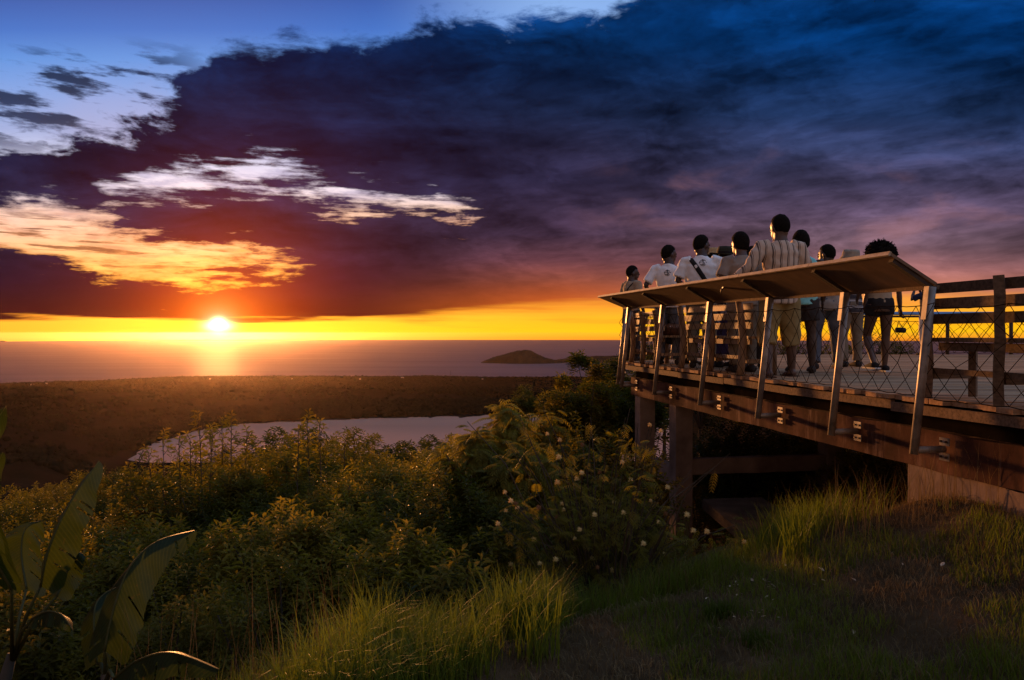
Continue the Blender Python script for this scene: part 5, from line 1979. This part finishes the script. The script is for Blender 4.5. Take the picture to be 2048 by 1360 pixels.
    if legs == 'skirt':
        sk = [(1.02, 0.160, 0.115), (0.90, 0.185, 0.135), (0.6, 0.20, 0.15), (0.2, 0.215, 0.165)]
        mb.tube([V_((0, 0, z)) * s for z, a, c in sk], 0, 18, flat=[(a * s, c * s) for z, a, c in sk], ref=(1, 0, 0))
    else:
        mb.tube([V_((0, -0.008, z)) * s for z, a, c in wst], 0, 16, flat=[(a * b * s, c * b * s) for z, a, c in wst], ref=(1, 0, 0))
        for i in (0, 1):
            h, k, a = hip[i], knee[i], ank[i]
            if legs == 'trousers':
                mb.tube([h * s, h.lerp(k, 0.4) * s, k * s, k.lerp(a, 0.5) * s, k.lerp(a, 0.97) * s], [0.106 * b * s, 0.098 * b * s, 0.076 * b * s, 0.071 * s, 0.070 * s], 12)
            elif legs == 'capri':
                mb.tube([h * s, h.lerp(k, 0.4) * s, k * s, k.lerp(a, 0.36) * s], [0.112 * b * s, 0.110 * b * s, 0.098 * b * s, 0.098 * s], 12)
            elif legs == 'shorts':
                mb.tube([h * s, h.lerp(k, 0.35) * s, h.lerp(k, 0.62) * s], [0.108 * b * s, 0.108 * b * s, 0.106 * b * s], 12)
            elif legs == 'hotpants':
                mb.tube([h * s, h.lerp(k, 0.2) * s, h.lerp(k, 0.30) * s], [0.102 * b * s, 0.102 * b * s, 0.100 * b * s], 12)
    link('skirt' if legs == 'skirt' else 'trousers' if legs == 'trousers' else 'shorts', remesh(mb, CL[lcol], 0.0145 * s, 2, 0.011 * s, seed * 5.1, 0.7), root)
    # footwear
    for i in (0, 1):
        a = ank[i]
        mb = MB()
        if shoes in ('sandal', 'barefoot'):
            mb.hexa([(a + V_(q)) * s for q in ((-0.045, -0.09, -0.083), (0.045, -0.09, -0.083), (0.05, 0.19, -0.083), (-0.05, 0.19, -0.083), (-0.045, -0.09, -0.071), (0.045, -0.09, -0.071), (0.05, 0.19, -0.071), (-0.05, 0.19, -0.071))])
            mb.tube([(a + V_((-0.045, 0.07, -0.075))) * s, (a + V_((0, 0.085, -0.022))) * s, (a + V_((0.045, 0.07, -0.075))) * s], 0.009 * s, 5)
            mb.build('sandal', CL['leather'], root, False)
        else:
            mb.tube([(a + V_((0, -0.07, -0.040))) * s, (a + V_((0, 0.0, -0.035))) * s, (a + V_((0, 0.11, -0.048))) * s, (a + V_((0, 0.195, -0.062))) * s], 0, 10, flat=[(0.038 * s, 0.042 * s), (0.045 * s, 0.052 * s), (0.052 * s, 0.034 * s), (0.038 * s, 0.018 * s)], ref=(1, 0, 0))
            so = mb.build('shoe', CL[shoes], root, True)
            if shoes == 'black':
                m2 = MB()
                m2.hexa([(a + V_(q)) * s for q in ((-0.04, -0.11, -0.085), (0.04, -0.11, -0.085), (0.045, 0.225, -0.085), (-0.045, 0.225, -0.085), (-0.045, -0.11, -0.065), (0.045, -0.11, -0.065), (0.05, 0.23, -0.065), (-0.05, 0.23, -0.065))])
                m2.build('sole', SOLE, so)
    # hair
    mb = MB()
    nu, nv = 30, 20
    if hair == 'curly':
        mb.ball((0, 0, 0), 1.0, 40, 28)
        q = []
        for p in mb.v:
            k = 1.0 + 0.22 * noise.noise((p.x * 4, p.y * 4, p.z * 4 + seed)) + 0.16 * noise.noise((p.x * 11, p.y * 11, p.z * 11))
            v = V_((p.x * 0.162, p.y * 0.150, p.z * 0.140)) * k
            if p.y > 0.55 and p.z < 0.3: v *= 0.5
            q.append(hp(v.x, v.y - 0.025, v.z + 0.015) * s)
        mb.v = q
        for i in range(520):
            d = rand_dir(r_, -0.8)
            if d.y > 0.4 and d.z < 0.2: continue
            p = V_((d.x * 0.145, d.y * 0.14 - 0.025, d.z * 0.135 + 0.015))
            e = p + d * 0.022 + rand_dir(r_) * 0.016
            f = e + rand_dir(r_) * 0.02
            mb.tube([hp(*p) * s, hp(*e) * s, hp(*f) * s], [0.005, 0.004, 0.002], 4, cap=False)
        mb.build('hair', HAIR, root, True)
    elif hair:
        mb.ball((0, 0, 0), 1.0, nu, nv)
        big = 1.10 if hair == 'full' else 1.0
        q = []
        for p in mb.v:
            k = 1.0 + 0.04 * noise.noise((p.x * 5 + seed, p.y * 5, p.z * 5)) + 0.03 * noise.noise((p.x * 16, p.y * 16, p.z * 16))
            v = V_((p.x * 0.081, p.y * 0.101, p.z * 0.106 * (1.08 if hair == 'full' else 1.0))) * k * big
            line = -0.092 + 0.135 * smooth(p.y, -0.55, 0.6)        # hairline: low at the nape, high at the brow
            v *= 0.80 + 0.20 * smooth(v.z, line - 0.02, line + 0.02)
            q.append(hp(v.x, v.y - 0.008, v.z + 0.022) * s)
        mb.v = q
        mb.build('hair', HAIR, root, True)
    # hat
    if hat:
        mb = MB()
        kind, col = hat
        prof = {'straw': [(0.15, 0.055), (0.152, 0.062), (0.098, 0.068), (0.092, 0.12), (0.086, 0.155), (0.05, 0.162), (0.0, 0.158)],
                'felt': [(0.185, 0.062), (0.188, 0.070), (0.14, 0.062), (0.098, 0.066), (0.094, 0.12), (0.078, 0.160), (0.04, 0.155), (0.0, 0.148)],
                'bucket': [(0.125, 0.030), (0.128, 0.034), (0.104, 0.075), (0.098, 0.12), (0.090, 0.148), (0.05, 0.155), (0.0, 0.152)]}[kind]
        n = 28
        for i, (rr, z) in enumerate(prof):
            for j in range(n):
                t = 6.2832 * j / n
                wv = 1 + (0.03 if kind != 'bucket' else 0.06) * noise.noise((math.cos(t) * 2, math.sin(t) * 2, z * 9 + seed))
                zz = z + (0.010 * math.cos(2 * t) if rr > 0.12 else 0.006 * noise.noise((math.cos(t) * 3, math.sin(t) * 3, seed)) * (3 if kind == 'bucket' else 1))
                mb.v.append(hp(rr * wv * math.cos(t), rr * 1.08 * wv * math.sin(t) - 0.004, zz) * s)
        for i in range(len(prof) - 1):
            for j in range(n):
                mb.face((i * n + j, i * n + (j + 1) % n, (i + 1) * n + (j + 1) % n, (i + 1) * n + j))
        ht = mb.build('hat', CL[col], root, True)
        if kind == 'felt':
            m2 = MB()
            for k_ in (0.072, 0.095):
                for j in range(n):
                    t = 6.2832 * j / n
                    m2.v.append(hp(0.101 * math.cos(t), 0.109 * math.sin(t) - 0.004, k_) * s)
            for j in range(n):
                m2.face((j, (j + 1) % n, n + (j + 1) % n, n + j))
            m2.build('hat_band', CL['black'], ht, True)
    # things lying on the shirt surface
    if emblem or strap:
        bvh = BVHTree.FromPolygons([v.co[:] for v in shm.vertices], [p.vertices[:] for p in shm.polygons])
    if emblem:
        mb = MB()
        cx, cz = emblem
        def onback(u, w):
            h = bvh.ray_cast(V_(((cx + u) * s, -1.0, (cz + w) * s)), V_((0, 1, 0)))
            return (h[0] if h[0] is not None else V_(((cx + u) * s, -0.1, (cz + w) * s))) - V_((0, 0.0035, 0))
        n = 28
        def ring(r0, r1, a0=0.0, a1=6.2832):
            b0 = len(mb.v)
            for j in range(n + 1):
                t = a0 + (a1 - a0) * j / n
                for rr in (r0, r1):
                    mb.v.append(onback(rr * math.cos(t), rr * math.sin(t)))
            for j in range(n):
                k_ = b0 + 2 * j
                mb.face((k_, k_ + 1, k_ + 3, k_ + 2))
        def stroke(pts_, w):
            b0 = len(mb.v)
            for i, (u, q) in enumerate(pts_):
                a_ = pts_[max(0, i - 1)]; c_ = pts_[min(len(pts_) - 1, i + 1)]
                tx, tz = c_[0] - a_[0], c_[1] - a_[1]
                l = math.hypot(tx, tz) or 1
                mb.v.append(onback(u - tz / l * w, q + tx / l * w)); mb.v.append(onback(u + tz / l * w, q - tx / l * w))
            for i in range(len(pts_) - 1):
                k_ = b0 + 2 * i
                mb.face((k_, k_ + 1, k_ + 3, k_ + 2))
        ring(0.038, 0.044, 0.5, 5.6)
        stroke([(-0.05, 0.006), (-0.01, 0.012), (0.052, 0.006)], 0.004)
        stroke([(0.0, -0.034), (0.004, 0.0), (-0.002, 0.05)], 0.004)
        stroke([(-0.028, -0.02), (0.0, -0.026), (0.028, -0.018)], 0.004)
        stroke([(-0.016, 0.03), (0.016, 0.028)], 0.004)
        stroke([(0.012, -0.008), (0.026, 0.0)], 0.006)
        mb.build('shirt_emblem', INK, root)
    if strap:
        mb = MB()
        col, sgn, wd = strap
        cen = V_((0, 0, 1.225 + dz))
        e1 = V_((sgn * 0.54, 0, 0.84)).normalized(); e2 = V_((0, 1, 0)); e3 = e1.cross(e2)
        n = 60
        for j in range(n):
            t = 6.2832 * j / n
            d = e1 * math.cos(t) + e2 * math.sin(t)
            for o in (-wd, wd):
                src = (cen + e3 * o + d * 0.7) * s
                h = bvh.ray_cast(src, -d)
                p = h[0] if h[0] is not None else (cen + d * 0.15) * s
                mb.v.append(p + d * 0.006 * s)
        # soften the band
        for _ in range(2):
            mb.v = [(mb.v[(i - 2) % (2 * n)] + mb.v[i] * 2 + mb.v[(i + 2) % (2 * n)]) / 4 + V_((0, 0, 0)) for i in range(2 * n)]
        for j in range(n):
            a, c = 2 * j, 2 * ((j + 1) % n)
            mb.face((a, a + 1, c + 1, c))
        o = mb.build('cross_body_strap', CL[col], root, True)
        sd = o.modifiers.new('thick', 'SOLIDIFY'); sd.thickness = 0.008; sd.offset = 1.0
    return root


A_ = V_
bent = [(A_((-0.31, 0.0, 1.16)), A_((-0.22, 0.24, 1.10))), (A_((0.31, 0.0, 1.16)), A_((0.22, 0.24, 1.10)))]
wide = [(A_((-0.33, -0.06, 1.17)), A_((-0.28, 0.16, 1.02))), (A_((0.34, 0.02, 1.17)), A_((0.36, 0.26, 1.14)))]
upar = [(A_((-0.28, 0.20, 1.32)), A_((-0.09, 0.24, 1.56))), (A_((0.28, 0.20, 1.32)), A_((0.09, 0.24, 1.56)))]
sita = [(A_((-0.27, 0.05, 1.14)), A_((-0.14, 0.30, 1.03))), (A_((0.27, 0.05, 1.14)), A_((0.14, 0.30, 1.03)))]

person(1263, 13.0, 1.63, 'teenager in tan shirt in profile at the far end of the counter', -62, -28, 0, SK, 'tan', legs='trousers', lcol='dark', seed=1, strap=('strap', 1, 0.012))
bp = at_y(11.72, -0.36)
person(1288, 11.7, 1.66, 'seated person in dark clothes on the far corner bench, only hair above the counter', -78, 0, 0, SK, 'black', 'long', legs='trousers', lcol='dark', pose='sit', arms=sita, pos=(bp.x, bp.y, DK), seed=2)
person(1337, 11.3, 1.79, 'man in plain white t-shirt with small back emblem, head turned sideways', -16, -52, 0, SK, 'white', arms=wide, lcol='jeans', seed=3, emblem=(-0.01, 1.345), lean=0.05)
person(1403, 10.2, 1.80, 'man in white t-shirt with dark strap across his back', -14, -48, 0, SK, 'white', arms=bent, lcol='brownpant', seed=4, emblem=(0.015, 1.385), strap=('strap', -1, 0.030), build=1.06, lean=0.07)
person(1427, 11.3, 1.70, 'person in small straw hat behind the man with the strap', 40, 10, 0, SK, 'dots', 'long', legs='skirt', lcol='rings', hat=('straw', 'straw'), arms=bent, seed=5, female=True)
person(1451, 10.55, 1.64, 'person in dark wide brimmed hat half hidden behind grey shirted man', 25, -20, 4, SK, 'dots', 'long', legs='skirt', lcol='rings', hat=('felt', 'felt'), arms=bent, seed=6, female=True)
person(1486, 9.2, 1.69, 'man in grey brown t-shirt left of the striped shirt man', 12, 14, 0, SK2, 'grey', arms=bent, lcol='brownpant', hair='full', seed=7, strap=('leather', 1, 0.022), lean=0.10)
person(1504, 10.1, 1.63, 'dark haired person mostly hidden behind grey shirted man', -30, -20, 0, SK, 'dark', lcol='dark', seed=8)
person(1560, 8.2, 1.755, 'tallest man in striped shirt and khaki cropped trousers', 6, 16, 0, SK2, 'striped', 'long', 0.80, 'capri', 'khaki', 'sandal', pose='stride', seed=9, build=1.06,
       arms=[(A_((-0.35, -0.02, 1.20)), A_((-0.52, 0.14, 1.03))), (A_((0.30, -0.02, 1.15)), A_((0.27, 0.16, 0.98)))])
person(1602, 9.0, 1.675, 'person in turquoise top with brown bag strap behind striped man', -12, -8, 0, SK, 'turq', 'none', 0.86, 'shorts', 'dark', 'dark', seed=10, strap=('leather', -1, 0.02), build=1.04, hair='full')
person(1652, 10.0, 1.64, 'man in pale grey shirt and faded jeans, face turned aside', -8, 52, 0, SK, 'greylight', arms=bent, lcol='jeans', shoes='dark', pose='stride', seed=11, build=1.0, lean=-0.04)
person(1701, 10.6, 1.60, 'person in crushed bucket hat and dark banded shirt', 10, 20, 6, SK2, 'hstriped', lcol='brownpant', hat=('bucket', 'canvas'), seed=12)
person(1760, 9.25, 1.56, 'woman with big curly hair walking in black shorts and sneakers', 4, 0, 0, SK2, 'tan', 'none', 0.93, 'hotpants', 'black', 'black', pose='walk', hair='curly', seed=13, female=True,
       arms=[(A_((-0.25, 0.04, 1.16)), A_((-0.20, 0.22, 1.04))), (A_((0.25, -0.02, 1.13)), A_((0.30, 0.02, 0.88)))])
person(1853, 16.2, 1.60, 'person in navy top and pale trousers raising hands to face at far rail', 30, 0, 0, SK, 'navy', lcol='cream', arms=upar, seed=14)

# bag hanging from the walking woman's hand
bo = Vector(((1801 - CX) / F * 9.3, 9.3, (Y0 - 660) / F * 9.3))
bag = tag(empty('small_bag', bo), 'small dark pouch hanging from the walking woman\'s hand', 'bag')
mb = MB(); mb.tube([(-0.062, 0, 0), (-0.055, 0, 0), (0.055, 0, -0.004), (0.062, 0, -0.004)], 0, 12, flat=[(0.024, 0.02), (0.033, 0.028), (0.033, 0.028), (0.024, 0.02)], ref=(0, 0, 1)); mb.build('pouch', CL['black'], bag, True)
mb = MB(); mb.tube([(-0.045, 0, 0.028), (-0.03, 0, 0.085), (-0.025, -0.01, 0.118), (-0.012, 0, 0.085), (0.035, 0, 0.026)], 0.005, 6); mb.build('loop', CL['strap'], bag, True)
# woven bag on the far corner bench
wp = at_y(11.22, -0.30)
wb_ = tag(empty('woven_bag', (wp.x, wp.y, DK + 0.445)), 'brown woven bag with pale pattern on the far corner bench', 'bag')
mb = MB(); mb.tube([(0, 0, 0.0), (0, 0, 0.04), (0, 0, 0.12), (0, 0, 0.17), (0, 0, 0.185)], [0.11, 0.145, 0.14, 0.09, 0.03], 20)
mb.build('basket', CL['leather'], wb_, True)
mb = MB(); mb.tube([(0, 0, 0.108), (0, 0, 0.135), (0, 0, 0.165)], [0.146, 0.130, 0.10], 20, cap=False); mb.build('pattern_band', m_dots('woven_white_pattern', (0.16, 0.07, 0.03, 1), (0.6, 0.55, 0.5, 1), 30.0), wb_, True)
bpy.data.collections.remove(tmpc)

# ------------------------------------------------------------------ far details on the coast
def far_box(name, px, Y, w, d, h, label, cat, mat_w, mat_r, group):
    X = (px - CX) / F * Y
    z = far_h(px, Y) - 1.0
    root = tag(empty(name, (X, Y, z)), label, cat, group)
    mb = MB(); mb.box((0, 0, h / 2 + 1), (w, d, h)); mb.build('wall', mat_w, root)
    mb = MB()
    hw, hd = w / 2 + 0.6, d / 2 + 0.6
    mb.add([(-hw, -hd, h + 1.02), (hw, -hd, h + 1.02), (hw, hd, h + 1.02), (-hw, hd, h + 1.02), (-hw, 0, h + 1 + d * 0.4), (hw, 0, h + 1 + d * 0.4)], [(0, 1, 5, 4), (3, 4, 5, 2), (0, 4, 3), (1, 2, 5), (0, 3, 2, 1)])
    mb.build('roof', mat_r, root)


HW = m_var('limewash', (0.22, 0.20, 0.18), (0.32, 0.29, 0.26), 1.0, 0.8, bumpv=0)
HR = m_var('tin_roof', (0.10, 0.09, 0.085), (0.18, 0.165, 0.16), 1.0, 0.8, bumpv=0)
for i, (px, Y, w) in enumerate(((803, 4500, 16), (806, 4440, 10), (720, 4300, 9), (64, 3750, 14), (92, 3800, 10), (420, 4600, 12), (585, 4550, 10), (965, 4600, 10), (1010, 4400, 9), (690, 3300, 10))):
    far_box('coast_house', px, Y, w, 8, 4.5, 'tiny pale roofed house among trees on the coast', 'house', HW, HR, 'tiny houses along the coast')
X = (901 - CX) / F * 4700
mast = tag(empty('radio_mast', (X, 4700, far_h(901, 4700))), 'thin radio mast on the wooded coastal ridge', 'mast')
mb = MB()
for a in range(3):
    t = a * 2.094
    mb.tube([(2.2 * math.cos(t), 2.2 * math.sin(t), 0), (0.7 * math.cos(t), 0.7 * math.sin(t), 46)], 0.35, 4)
mb.build('lattice_leg', M['darkwood'], mast)
mb = MB()
for k in range(9):
    r0 = 2.2 - 1.5 * (k * 5) / 46
    for a in range(3):
        t, u = a * 2.094, (a + 1) * 2.094
        mb.tube([(r0 * math.cos(t), r0 * math.sin(t), k * 5), (r0 * math.cos(u), r0 * math.sin(u), k * 5 + 5)], 0.2, 3)
mb.build('lattice_brace', M['darkwood'], mast)
